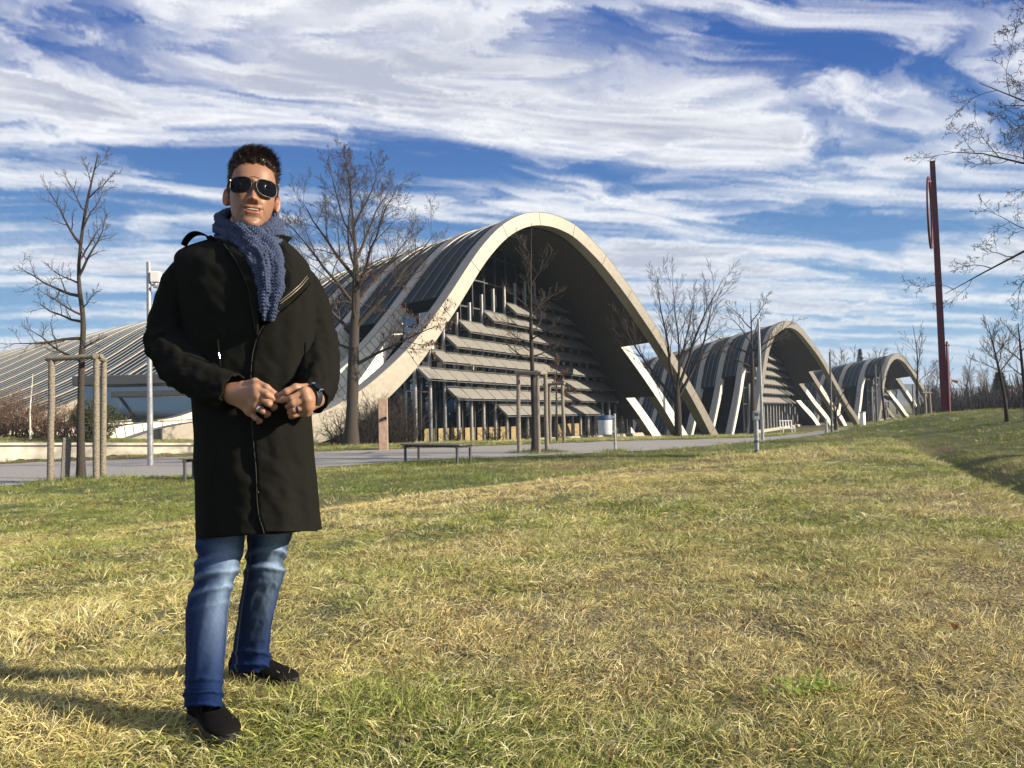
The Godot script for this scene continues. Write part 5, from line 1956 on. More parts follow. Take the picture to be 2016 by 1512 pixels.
func face_z(x: float, y: float) -> float:
	var ax := absf(x)
	var z := 0.0
	z -= 0.011 * bump(ax - 0.032, 0.014) * bump(y + 0.002, 0.011)
	z += 0.0035 * bump(ax - 0.028, 0.018) * bump(y - 0.021, 0.007)
	var run := [[-0.066, 0.0], [-0.058, 0.002], [-0.053, 0.013], [-0.047, 0.0235], [-0.041, 0.026], [-0.033, 0.022], [-0.02, 0.0155], [0.0, 0.009], [0.012, 0.0065], [0.025, 0.001], [0.04, 0.0]]
	var wide := lerpf(0.0105, 0.0062, smoothstep(-0.045, -0.005, y))
	z += curve(run, y, 1) * bump(x, wide)
	z += 0.0085 * bump(ax - 0.0145, 0.0048) * bump(y + 0.047, 0.0055)
	z -= 0.006 * bump(ax - 0.007, 0.003) * bump(y + 0.054, 0.003)
	z += 0.0045 * bump(ax - 0.044, 0.016) * bump(y + 0.032, 0.015)
	var fold := absf(ax - lerpf(0.020, 0.036, clampf((-0.046 - y) / 0.042, 0.0, 1.0)))
	z -= 0.0021 * bump(fold, 0.0042) * smoothstep(-0.095, -0.085, y) * smoothstep(-0.040, -0.050, y)
	z += 0.002 * bump(fold - 0.010, 0.008) * smoothstep(-0.1, -0.085, y) * smoothstep(-0.035, -0.05, y) * float(ax > 0.022)
	var line := -0.0735 + 5.5 * x * x
	var mw := smoothstep(0.035, 0.016, ax)
	z += 0.0042 * bump(y - line - 0.0068, 0.0042) * mw
	z += 0.0048 * bump(y - line + 0.0095, 0.0048) * smoothstep(0.026, 0.014, ax)
	z -= 0.0075 * bump(y - line, 0.0022) * mw
	z -= 0.0012 * bump(x, 0.0035) * bump(y + 0.062, 0.006)
	z -= 0.0035 * bump(y + 0.0985, 0.005) * bump(x, 0.02)
	z += 0.0055 * bump(y + 0.117, 0.011) * bump(x, 0.017)
	return z

func head_point(a: float, y: float) -> Vector3:
	var w := curve(HEAD_W, y, 1)
	var sx := sin(a)
	var cz := cos(a)
	var e := 2.0 / 2.35
	var x := w * 0.95 * spow(sx, e)
	var z := (curve(HEAD_F, y, 1) if cz > 0.0 else curve(HEAD_B, y, 1)) * spow(cz, e)
	if cz > 0.0: z += face_z(x, y) * smoothstep(0.0, 0.45, cz)
	return Vector3(x, y, z)

func skin_tone(a: float, y: float) -> Color:
	var p := head_point(a, y)
	var skin := Color(0.275, 0.142, 0.088)
	if cos(a) < 0.0: return skin
	var ax := absf(p.x)
	var line := -0.0735 + 5.5 * p.x * p.x
	var lips := smoothstep(0.029, 0.021, ax) * smoothstep(0.013, 0.009, absf(y - line + 0.002))
	var c := skin.lerp(Color(0.24, 0.085, 0.07), lips * 0.8)
	var beard := smoothstep(-0.056, -0.07, y) * (1.0 - lips) * smoothstep(-0.04, 0.05, ax + 0.03)
	var speck := 0.5 + 0.5 * fine_noise.get_noise_2d(p.x * 900.0, y * 900.0)
	c = c.lerp(Color(0.15, 0.085, 0.06), beard * 0.42 * speck)
	c = c.lerp(Color(0.37, 0.14, 0.085), 0.35 * bump(p.x, 0.013) * bump(y + 0.04, 0.012))
	return c

func build_person():
	var root := thing("person", "man in a long black coat, blue knitted scarf and sunglasses standing on the knoll", "person", on_ground(-0.93, 2.62))
	var rn := RandomNumberGenerator.new()
	rn.seed = 4
	var cloth_bump := noise_tex(60, 0.25, [g(0), g(1)], 3)
	var skin := mat("skin", lin(1, 1, 1), 0.5, 0.0, noise_tex(65, 0.12, [g(0.84), g(0.95), g(1.0)], 4), 9.0, cloth_bump, 0.03)
	skin.vertex_color_use_as_albedo = true
	skin.subsurf_scatter_enabled = true
	skin.subsurf_scatter_strength = 0.12
	var coat_m := mat("coat_wool", lin(0.0150, 0.0155, 0.0138), 0.95, 0.0, noise_tex(61, 0.2, [g(0.7), g(1.0)], 3), 14.0, cloth_bump, 0.06)
	var denim := mat("denim", lin(1, 1, 1), 0.85, 0.0, noise_tex(62, 0.3, [g(0.72), g(0.9), g(1.0)], 3), 11.0, cloth_bump, 0.05)
	coat_m.metallic_specular = 0.12
	denim.metallic_specular = 0.2
	denim.vertex_color_use_as_albedo = true
	var wool := mat("scarf_wool", lin(0.078, 0.105, 0.19), 0.9, 0.0, noise_tex(63, 0.2, [g(0.55), g(0.85), g(1.0)], 3), 18.0)
	var suede := mat("suede", lin(0.011, 0.0105, 0.011), 0.85, 0.0, noise_tex(64, 0.15, [g(0.7), g(1.0)], 3), 14.0, cloth_bump, 0.05)
	suede.metallic_specular = 0.15
	wool.metallic_specular = 0.2
	var sole_m := mat("sole", lin(0.012, 0.012, 0.012), 0.7)
	var hair_m := mat("hair", lin(0.022, 0.013, 0.010), 0.38)
	var lens_m := mat("lens", lin(0.003, 0.004, 0.006), 0.06)
	lens_m.metallic_specular = 0.22
	var gilt := mat("gilt_wire", lin(0.09, 0.085, 0.075), 0.35, 0.9)
	var silver := mat("silver", lin(0.75, 0.74, 0.72), 0.2, 1.0)
	var dark_ring := mat("dark_ring", lin(0.02, 0.03, 0.10), 0.2, 0.7)
	var strap_m := mat("watch_strap", lin(0.01, 0.015, 0.03), 0.5)
	var zip_m := mat("zip", lin(0.16, 0.15, 0.12), 0.4, 0.7)
	var tooth := mat("tooth", lin(0.45, 0.41, 0.34), 0.3)
	# ---- the body: one continuous figure, then the finer head and hands
	var body := MB.new()
	body.col = Color(0.275, 0.142, 0.088)
	nets(body, [chain([[492, 430, 0.0, 0.052], [488, 480, -0.02, 0.062]]), chain([[488, 490, -0.01, 0.08], [485, 600, 0.0, 0.115], [488, 700, 0.0, 0.11], [488, 830, 0.0, 0.12]]),
		chain([[388, 535, 0.0, 0.042], [345, 685, 0.0, 0.036], [456, 775, 0.175, 0.025]]), chain([[575, 548, 0.0, 0.042], [620, 695, 0.02, 0.036], [620, 780, 0.18, 0.025]]), chain([[388, 535, 0.0, 0.04], [488, 515, 0.0, 0.07], [575, 548, 0.0, 0.04]]),
		chain([[445, 850, 0.0, 0.08], [432, 1000, 0.02, 0.05], [430, 1050, 0.04, 0.040], [420, 1140, 0.08, 0.036], [404, 1350, 0.15, 0.030]]), chain([[530, 850, 0.0, 0.08], [528, 1000, -0.01, 0.05], [528, 1050, -0.02, 0.040], [520, 1120, -0.06, 0.034], [496, 1285, -0.20, 0.029]])], PackedFloat32Array([0.03, 0.06, 0.03, 0.03, 0.05, 0.04, 0.04]), 0.05, 0.016)
	var hx := Transform3D(Basis(Vector3.UP, deg_to_rad(20.0)) * Basis(Vector3.RIGHT, deg_to_rad(-3.0)) * Basis(Vector3.BACK, deg_to_rad(-4.0)), fig(497, 383, 0.02))
	var rows := []
	var cols := []
	var ny := 150
	for q in ny + 1:
		var y := lerpf(-0.142, 0.119, float(q) / ny)
		var row := PackedVector3Array()
		var cr := PackedColorArray()
		for j in 150:
			# points crowd together on the face
			var s := TAU * j / 150.0
			var a := s - 0.55 * sin(s)
			row.append(hx * head_point(a, y))
			cr.append(skin_tone(a, y))
		rows.append(row)
		cols.append(cr)
	body.grid(rows, true, false, cols)
	# ears
	for sd in [-1.0, 1.0]:
		body.col = Color(0.32, 0.145, 0.085)
		rows = []
		for q in 13:
			var row := PackedVector3Array()
			var f := q / 12.0
			for j in 20:
				var a := TAU * j / 20.0
				var rim := sin(PI * minf(f * 1.0, 1.0))
				var yy := -0.014 + cos(a) * 0.0275 * (1.0 - 0.12 * sin(a))
				var zz := -0.012 + sin(a) * 0.0155
				var shrink: float = [1.0, 1.02, 1.03, 1.02, 0.98, 0.92, 0.86, 0.80, 0.70, 0.55, 0.4, 0.2, 0.02][q]
				var depth: float = [0.0, 0.004, 0.008, 0.011, 0.0125, 0.011, 0.008, 0.006, 0.006, 0.007, 0.006, 0.005, 0.005][q]
				var flare := 0.010 * sin(a) * -1.0
				row.append(hx * Vector3(sd * (0.0655 + depth + maxf(flare, -0.002)), lerpf(-0.014, yy, shrink), lerpf(-0.012, zz, shrink)))
			rows.append(row)
		body.grid(rows, true, sd < 0.0)
	# hands
	body.col = Color(0.345, 0.185, 0.118)
	hand(body, [458, 775, 0.200, 0.025], [[504, 765, 0.252, 0.0125], [508, 780, 0.256, 0.0120], [503, 797, 0.248, 0.0115], [492, 811, 0.232, 0.0105]],
		[[[526, 777, 0.268, 0.0105], [540, 785, 0.254, 0.0092], [545.5, 789, 0.243, 0.0078]], [[529, 795, 0.266, 0.0105], [541, 801, 0.250, 0.0092], [537, 805, 0.236, 0.008]], [[517, 809, 0.258, 0.010], [528, 815, 0.244, 0.0088], [524, 819, 0.230, 0.0075]], [[503, 823, 0.242, 0.009], [512, 829, 0.230, 0.008], [508.5, 832, 0.218, 0.0068]]],
		[[478, 760, 0.215, 0.015], [502, 752, 0.238, 0.0125], [525, 763, 0.254, 0.0105], [543, 776, 0.252, 0.0085]])
	hand(body, [622, 781, 0.205, 0.025], [[600, 771, 0.262, 0.0125], [605, 786, 0.264, 0.012], [606, 800, 0.256, 0.0115], [603, 812, 0.244, 0.0105]],
		[[[574, 784, 0.276, 0.0105], [556, 788, 0.262, 0.009], [546, 789, 0.252, 0.0075]], [[577, 795, 0.276, 0.0105], [567, 800, 0.256, 0.009], [572, 803, 0.240, 0.008]], [[579, 807, 0.270, 0.010], [571, 812, 0.252, 0.0088], [577, 814, 0.238, 0.0075]], [[579, 817, 0.258, 0.009], [573, 820, 0.242, 0.008], [578, 821, 0.230, 0.0068]]],
		[[607, 764, 0.225, 0.015], [582, 763, 0.252, 0.0125], [564, 771, 0.262, 0.0105], [548.5, 779, 0.256, 0.0085]])
	part("body", body, skin, root)
	# ---- teeth in the smile
	var mb := MB.new()
	for k in 8:
		var x := -0.0155 + k * 0.0044
		var p := Vector3(x, -0.0725 + 5.5 * x * x + 0.0005, 0.0865 - x * x * 16.0)
		mb.box(hx * Transform3D(Basis(), p), Vector3(0.0041, 0.0042, 0.003), 0.0006)
	part("teeth", mb, tooth, root)
	# ---- hair: a cap with many short locks
	mb = MB.new()
	var roots := []
	rows = []
	for q in 61:
		var row := PackedVector3Array()
		for j in 90:
			var a := TAU * j / 90.0
			var off := absf(wrapf(a, -PI, PI))
			var edge := curve([[0.0, 0.073], [0.45, 0.071], [0.8, 0.064], [1.05, 0.046], [1.3, 0.008], [1.5, -0.022], [1.75, 0.002], [2.1, -0.055], [2.6, -0.075], [3.2, -0.078]], off, 1)
			edge += 0.003 * sin(a * 17.0) + 0.002 * sin(a * 31.0)
			var y := lerpf(edge, 0.119, q / 60.0)
			var p := head_point(a, y)
			var topness := smoothstep(0.04, 0.1, y)
			var thick := lerpf(0.0025, 0.018, topness) * smoothstep(0.0, 0.12, q / 60.0 + 0.02)
			var nn := Vector3(p.x * 1.1, maxf(p.y - 0.02, 0.0) * 1.2, p.z * 0.9).normalized()
			if y > 0.113: nn = Vector3(p.x, 0.05, p.z).normalized()
			var pos := p + nn * (thick + 0.002 * fine_noise.get_noise_2d(a * 14.0, y * 260.0) * 2.0)
			row.append(hx * pos)
			if q < 60: roots.append([pos, nn, topness, q / 60.0])
		rows.append(row)
	mb.grid(rows, true, false)
	var cap := part("hair", mb, hair_m, root)
	mb = MB.new()
	for k in 7500:
		var s = roots[rn.randi() % roots.size()]
		var p: Vector3 = s[0] + Vector3(rn.randfn(), rn.randfn(), rn.randfn()) * 0.0022
		if s[3] < 0.03 and rn.randf() < 0.5: continue
		# the hair lies in waves: neighbours lean the same way
		var n1 := fine_noise.get_noise_3d(p.x * 26.0, p.y * 26.0, p.z * 26.0)
		var n2 := fine_noise.get_noise_3d(p.x * 26.0 + 9.0, p.y * 26.0, p.z * 26.0)
		var d: Vector3 = (s[1] * 0.55 + Vector3(0.25 + n1 * 0.9, 0.9 * s[2] - 0.35, 0.55 * s[2] + n2 * 0.9) + Vector3(rn.randfn(), rn.randfn(), rn.randfn()) * 0.16).normalized()
		var l := lerpf(0.005, 0.027, s[2]) * rn.randf_range(0.6, 1.1)
		var sd := d.cross(Vector3(rn.randfn(), rn.randfn(), rn.randfn())).normalized() * 0.0008
		var curl := (Vector3(0.5 + n2, -0.3, 0.2 + n1) * 0.9).normalized()
		var q0 := p
		var dd := d
		for g_ in 3:
			var q1 := q0 + dd * l / 3.0
			var w0 := 1.0 - g_ * 0.28
			var w1 := 1.0 - (g_ + 1) * 0.28
			mb.quad(hx * (q0 - sd * w0), hx * (q0 + sd * w0), hx * (q1 + sd * w1), hx * (q1 - sd * w1))
			q0 = q1
			dd = (dd + curl * 0.45 * s[2]).normalized()
	part("locks", mb, hair_m, cap)
	# eyebrows peep over the frame
	# ---- sunglasses
	mb = MB.new()
	var wire := MB.new()
	var lens := []
	for sd in [-1.0, 1.0]:
		rows = []
		var rim := PackedVector3Array()
		for q in 7:
			var row := PackedVector3Array()
			for j in 40:
				var t := TAU * j / 40.0
				var cx := spow(cos(t), 0.74)
				var cy := spow(sin(t), 0.74)
				var x := 0.0305 * cx
				var y := 0.0235 * cy
				if cy < 0.0:
					y = 0.0285 * cy
					x *= 1.0 - 0.10 * cy * cy
					x += 0.003 * -cy
				var k := q / 6.0
				x *= k
				y *= k
				var lx := 0.0375 + x
				row.append(hx * Vector3(sd * lx, 0.0 + y - 0.0015, 0.1055 - 6.5 * lx * lx - 3.0 * y * y - 0.05 * y))
			rows.append(row)
		var lm := MB.new()
		lm.grid(rows, true, sd < 0.0)
		lens.append(lm)
		rim = rows[6].duplicate()
		rim.append(rows[6][0])
		rim.append(rows[6][1])
		var rr := PackedFloat32Array()
		rr.resize(rim.size())
		rr.fill(0.0009)
		wire.tube(rim, rr, 7, false)
		wire.tube(PackedVector3Array([hx * Vector3(sd * 0.0675, 0.011, 0.078), hx * Vector3(sd * 0.0735, 0.010, 0.066), hx * Vector3(sd * 0.0755, 0.006, 0.02), hx * Vector3(sd * 0.0755, -0.002, -0.02)]), PackedFloat32Array([0.002, 0.0022, 0.0018, 0.0018]), 6)
		wire.tube(PackedVector3Array([hx * Vector3(sd * 0.008, -0.006, 0.100), hx * Vector3(sd * 0.010, -0.012, 0.094)]), PackedFloat32Array([0.001, 0.0022]), 5)
	for y in [0.0215, 0.0085]:
		wire.tube(PackedVector3Array([hx * Vector3(-0.014, y - 0.001, 0.1035), hx * Vector3(0, y + 0.001, 0.107), hx * Vector3(0.014, y - 0.001, 0.1035)]), PackedFloat32Array([0.0014, 0.0014, 0.0014]), 6)
	var gl := part("sunglasses", wire, gilt, root)
	for lm in lens: part("lens", lm, lens_m, gl)
	# ---- coat
	rows = []
	var py := 462.0
	while py <= 1052.0:
		var l := curve(TRUNK, py, 1)
		var r := curve(TRUNK, py, 2)
		var row := PackedVector3Array()
		for j in 96:
			var a := TAU * j / 96.0
			var e := 2.0 / 2.35
			var u := spow(sin(a), e)
			var z := spow(cos(a), e)
			var fold := trunk_fold(a if cos(a) > 0.0 else PI - a, py)
			row.append(fig((l + r) * 0.5 + u * ((r - l) * 0.5), py - (1.0 - absf(u)) * 0.0 + hem_drop(u, py), curve(TRUNK, py, 4) + z * curve(TRUNK, py, 3) + fold * z))
		rows.append(row)
		py += 5.9
	var inner := PackedVector3Array()
	var mid := fig(508, 1040, 0.03)
	for p in rows[-1]: inner.append(p.lerp(Vector3(mid.x, p.y, mid.z), 0.03))
	rows.append(inner)
	var inner2 := PackedVector3Array()
	for p in inner: inner2.append(p.lerp(Vector3(mid.x, p.y, mid.z), 0.14) + Vector3.UP * 0.12)
	rows.append(inner2)
	mb = MB.new()
	mb.grid(rows, true, true)
	var coat := part("coat", mb, coat_m, root)
	part("sleeve", sleeve([[404, 540, -0.005, 0.062], [372, 546, -0.01, 0.068], [351, 592, -0.015, 0.070], [339, 640, -0.01, 0.074], [341, 684, 0.02, 0.075], [374, 728, 0.09, 0.068], [420, 757, 0.155, 0.058], [463, 771, 0.20, 0.052]], 0.0068, 1), coat_m, coat)
	part("sleeve", sleeve([[556, 535, -0.005, 0.060], [580, 556, -0.01, 0.070], [603, 600, -0.015, 0.068], [617, 650, -0.01, 0.066], [626, 694, 0.03, 0.066], [628, 735, 0.11, 0.062], [624, 768, 0.175, 0.054], [615, 784, 0.215, 0.046]], 0.0068, 2), coat_m, coat)
	cloth_sheet("front_panel", [[556, 612, 617], [580, 592, 619], [606, 563, 620], [632, 529, 620], [650, 513, 620], [671, 504, 619], [700, 497, 617], [744, 494, 611], [790, 494, 607], [838, 496, 608], [880, 500, 611], [924, 504, 614], [960, 505.5, 618], [989, 506.5, 621], [1020, 511, 624], [1050, 520, 626]], 0.010, coat_m, coat)
	cloth_sheet("lapel", [[484, 552, 572], [500, 556, 584], [520, 557, 602], [540, 555, 615], [552, 553, 609], [566, 550, 597], [580, 547, 583], [594, 543, 566], [612, 536, 550], [630, 527, 533]], 0.022, coat_m, coat, 0.010)
	cloth_sheet("lapel", [[474, 436, 478], [486, 446, 484], [510, 463, 498], [540, 478, 508], [567, 489, 512], [600, 495, 513], [630, 500, 512], [662, 504, 508]], 0.020, coat_m, coat, 0.008)
	# collar standing round the scarf
	mb = MB.new()
	rows = []
	for q in 9:
		var f := q / 8.0
		var row := PackedVector3Array()
		for j in 50:
			var a := lerpf(0.75, TAU - 0.75, j / 49.0)
			var r := Vector2(0.103 + 0.028 * sin(PI * f * 0.9), 0.095 + 0.02 * sin(PI * f * 0.9))
			var yb := 492.0 - 26.0 * (1.0 - pow(f * 1.6 - 1.0, 2.0)) - 12.0 * (1.0 - cos(a)) * 0.5
			row.append(fig(491, yb + f * 14.0, -0.005) + Vector3(sin(a) * r.x, 0, cos(a) * r.y))
		rows.append(row)
	mb.grid(rows, false, true)
	part("collar", mb, coat_m, coat)
	# shoulder strap standing off the shoulder
	mb = MB.new()
	rows = [PackedVector3Array(), PackedVector3Array(), PackedVector3Array(), PackedVector3Array()]
	for q in 14:
		var f := q / 13.0
		var p := fig(lerpf(362, 424, f), 484.0 - 20.0 * sin(PI * pow(f, 0.75)) - 8.0 * f, 0.02)
		rows[0].append(p + Vector3(0, 0, 0.022))
		rows[1].append(p + Vector3(0, 0.005, 0.022))
		rows[2].append(p + Vector3(0, 0.005, -0.022))
		rows[3].append(p + Vector3(0, 0, -0.022))
	for q in 4: mb.grid([rows[q], rows[(q + 1) % 4]], false, true)
	part("shoulder_strap", mb, coat_m, coat)
	# zips: two lines along the left lapel, the pocket zips, a paler line down the front edge
	for z in [[[605, 543], [590, 561], [572, 577], [550, 594]], [[607, 547], [592, 565], [574, 581], [552, 598]]]:
		mb = MB.new()
		var pts := PackedVector3Array()
		for k in z: pts.append(fig(k[0], k[1], front_z(k[0], k[1]) + 0.033))
		mb.tube(pts, PackedFloat32Array([0.0013, 0.0015, 0.0015, 0.0013]), 6)
		part("zip", mb, zip_m, coat)
	for z in [[[428, 668], [431, 692], [434, 722]], [[602, 674], [601, 700], [600, 734]]]:
		mb = MB.new()
		var pts := PackedVector3Array()
		for k in z: pts.append(fig(k[0], k[1], front_z(k[0], k[1]) + 0.012))
		mb.tube(pts, PackedFloat32Array([0.0022, 0.0025, 0.0022]), 6)
		part("pocket_zip", mb, coat_m, coat)
		mb = MB.new()
		mb.box(Transform3D(Basis(Vector3.BACK, 0.2), pts[1] + Vector3(0.002, -0.012, 0.004)), Vector3(0.004, 0.018, 0.002), 0.0008)
		part("zip_pull", mb, silver, coat)
	mb = MB.new()
	var edge := PackedVector3Array()
	var er := PackedFloat32Array()
	py = 640.0
	var keys := [[640, 520], [650, 513], [671, 504], [700, 497], [744, 494], [790, 494], [838, 496], [880, 500], [924, 504], [960, 505.5], [989, 506.5], [1020, 511], [1050, 520]]
	while py <= 1050.0:
		var px := curve(keys, py, 1)
		edge.append(fig(px, py, front_z(px, py) + 0.0095))
		er.append(0.0013)
		py += 10.0
	mb.tube(edge, er, 5)
	part("pale_edge", mb, mat("pale_edge", lin(0.028, 0.028, 0.025), 0.9), coat)
	mb = MB.new()
	edge = PackedVector3Array()
	er = PackedFloat32Array()
	py = 480.0
	keys = [[474, 436], [486, 446], [510, 463], [540, 478], [567, 489], [600, 495], [630, 500], [662, 504]]
	while py <= 650.0:
		var px := curve(keys, py, 1)
		edge.append(fig(px, py, front_z(px, py) + 0.0195))
		er.append(0.0011)
		py += 10.0
	mb.tube(edge, er, 5)
	part("pale_edge", mb, M.pale_edge, coat)  # paler strip that paints the lit edge of the lapel
	mb = MB.new()
	mb.ball(fig(509, 969, front_z(509, 969) + 0.012), Vector3(0.0018, 0.0018, 0.0018), 8, 6)
	part("snap", mb, silver, coat)
	# dark jersey in the neck opening
	mb = MB.new()
	rows = []
	for q in 10:
		var row := PackedVector3Array()
		for j in 10:
			var p2 := lerpf(480, 655, q / 9.0)
			var px := lerpf(curve([[480, 460], [540, 480], [600, 497], [655, 505]], p2, 1), curve([[480, 554], [540, 552], [600, 540], [655, 510]], p2, 1), j / 9.0)
			row.append(fig(px, p2, front_z(px, p2) + 0.004))
		rows.append(row)
	mb.grid(rows, false, true)
	part("jersey", mb, suede, root)
	# ---- scarf
	scarf(root, wool)
	# ---- jeans
	var legs := [[[1030, 384, 484, 0.03], [1061, 384, 481, 0.04], [1078, 383, 479, 0.05], [1095, 388, 475, 0.055], [1110, 382, 472, 0.065], [1128, 380, 469, 0.075], [1146, 383, 461, 0.085], [1165, 375, 456, 0.09], [1198, 367, 450, 0.10], [1245, 365, 446, 0.12], [1290, 364, 443, 0.14], [1340, 363, 441, 0.155], [1372, 362, 440, 0.165], [1392, 363, 438, 0.17]],
		[[1028, 482, 577, 0.0], [1057, 485, 573, -0.02], [1085, 485, 566, -0.035], [1110, 483, 559, -0.055], [1125, 481, 561, -0.06], [1165, 475, 547, -0.10], [1220, 467, 535, -0.15], [1260, 460, 531, -0.19], [1285, 457, 531, -0.21], [1305, 456, 534, -0.225], [1324, 456, 531, -0.235]]]
	var jr := MB.new()
	for lg in 2:
		var t: Array = legs[lg]
		rows = []
		cols = []
		var y0: float = t[0][0]
		var y1: float = t[-1][0]
		for q in 121:
			var p2 := lerpf(y0, y1, q / 120.0)
			var l := curve(t, p2, 1)
			var r := curve(t, p2, 2)
			var zc := curve(t, p2, 3)
			var half := (r - l) * 0.5
			var dep := half * 0.00158 * 1.08
			var row := PackedVector3Array()
			var cr := PackedColorArray()
			for j in 64:
				var a := TAU * j / 64.0
				var u := spow(sin(a), 0.9)
				var z := spow(cos(a), 0.9)
				var f := (p2 - y0) / (y1 - y0)
				var knee := bump(f - (0.30 if lg == 0 else 0.26), 0.09)
				var hem := bump(f - 0.95, 0.07)
				var w := knee * 0.0075 * fold_wave(p2 * 0.19 + 2.2 * sin(a + 0.6 + lg) + lg) + hem * 0.008 * fold_wave(p2 * 0.24 + 1.5 * cos(a))
				w += 0.010 * lawn_noise.get_noise_2d(cos(a) * 5.0 + lg * 9.0, p2 * 0.03 + sin(a) * 5.0)
				row.append(fig((l + r) * 0.5 + u * (half + w * 420.0), p2 + 3.0 * fine_noise.get_noise_2d(a, p2 * 0.02), zc + z * (dep + w)))
				var wash_and_sun := 0.85 * bump(wrapf(a - 0.45, -PI, PI), 0.5) * (bump(f - 0.12, 0.2) + 0.5 * bump(f - 0.45, 0.2))  # thigh fade, turned and brightened to paint sunlight on the sun side
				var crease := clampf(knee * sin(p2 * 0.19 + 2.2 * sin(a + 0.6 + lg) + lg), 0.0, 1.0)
				var base := Color(0.009, 0.026, 0.105).lerp(Color(0.27, 0.39, 0.58), clampf(wash_and_sun * 0.85 + crease * 0.35, 0.0, 1.0))
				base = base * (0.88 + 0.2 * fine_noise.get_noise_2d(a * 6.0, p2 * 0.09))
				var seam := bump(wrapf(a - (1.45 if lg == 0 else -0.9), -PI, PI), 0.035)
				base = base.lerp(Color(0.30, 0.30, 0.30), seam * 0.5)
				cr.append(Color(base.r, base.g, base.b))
			rows.append(row)
			cols.append(cr)
		var inn := PackedVector3Array()
		var c := fig((curve(t, y1, 1) + curve(t, y1, 2)) * 0.5, y1, curve(t, y1, 3))
		for p in rows[-1]: inn.append(c + (p - c) * 0.93 + Vector3.UP * 0.002)
		rows.append(inn)
		cols.append(cols[-1])
		var inn2 := PackedVector3Array()
		for p in inn: inn2.append(p + Vector3.UP * 0.05)
		rows.append(inn2)
		cols.append(cols[-1])
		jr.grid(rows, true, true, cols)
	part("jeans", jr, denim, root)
	# ---- boots
	shoe(root, Vector2(-0.950, 2.500), Vector2(-0.815, 2.345), suede, sole_m)
	shoe(root, Vector2(-0.945, 2.870), Vector2(-0.755, 2.775), suede, sole_m)
	# ---- rings and watch
	ring(root, fig(503, 797, 0.248), fig(517, 809, 0.258), 0.62, 0.0098, silver)
	ring(root, fig(606, 800, 0.256), fig(579, 807, 0.270), 0.80, 0.0100, dark_ring)
	mb = MB.new()
	var wa := fig(624, 779, 0.205)
	var wd := (fig(606, 783, 0.245) - fig(630, 780, 0.19)).normalized()
	var ws := wd.cross(Vector3.UP).normalized()
	var wu := ws.cross(wd)
	wa = fig(614.5, 780, 0.232)
	rows = []
	for e in [[-0.011, 0.031], [-0.011, 0.0335], [0.011, 0.0325], [0.011, 0.030]]:
		var row := PackedVector3Array()
		for j in 28: row.append(wa + wd * e[0] + (ws * cos(TAU * j / 28) * 0.86 + wu * sin(TAU * j / 28)) * e[1])
		rows.append(row)
	mb.grid(rows, true, true)
	var watch := part("watch", mb, strap_m, root)
	mb = MB.new()
	var out := (ws * -0.55 + wu * 0.75).normalized()
	if out.z < 0.0: out = (ws * 0.55 + wu * 0.75).normalized()
	var acr := wd.cross(out).normalized()
	mb.box(Transform3D(Basis(wd, acr, wd.cross(acr)), wa + out * 0.032), Vector3(0.024, 0.030, 0.008), 0.002)
	part("watch_case", mb, lens_m, watch)
	mb = MB.new()
	mb.box(Transform3D(Basis(wd, acr, wd.cross(acr)), wa + out * 0.0315 + acr * 0.016), Vector3(0.016, 0.004, 0.009), 0.001)
	mb.box(Transform3D(Basis(wd, acr, wd.cross(acr)), wa + out * 0.0315 - acr * 0.016), Vector3(0.016, 0.004, 0.009), 0.001)
	part("watch_lug", mb, silver, watch)

# a pinched fold: sharp crest, wide hollow
func fold_wave(x: float) -> float:
	return 1.6 * pow(0.5 + 0.5 * sin(x), 2.6) - 0.6

func hem_drop(u: float, py: float) -> float:
	return smoothstep(1000.0, 1052.0, py) * (-9.0 * smoothstep(0.2, 1.0, u) + 8.0 * smoothstep(0.2, -1.0, u))

func ring(root: Node3D, a: Vector3, b: Vector3, f: float, r: float, m: Material):
	var d := (b - a).normalized()
	var c := a.lerp(b, f)
	var s := d.cross(Vector3.UP).normalized()
	var u := s.cross(d)
	var rows := []
	for e in [[-0.003, r], [-0.003, r + 0.0014], [0.003, r + 0.0014], [0.003, r]]:
		var row := PackedVector3Array()
		for j in 24: row.append(c + d * e[0] + (s * cos(TAU * j / 24) + u * sin(TAU * j / 24)) * e[1])
		rows.append(row)
	rows.append(rows[0])
	var mb := MB.new()
	mb.grid(rows, true, true)
	part("finger_ring", mb, m, root)

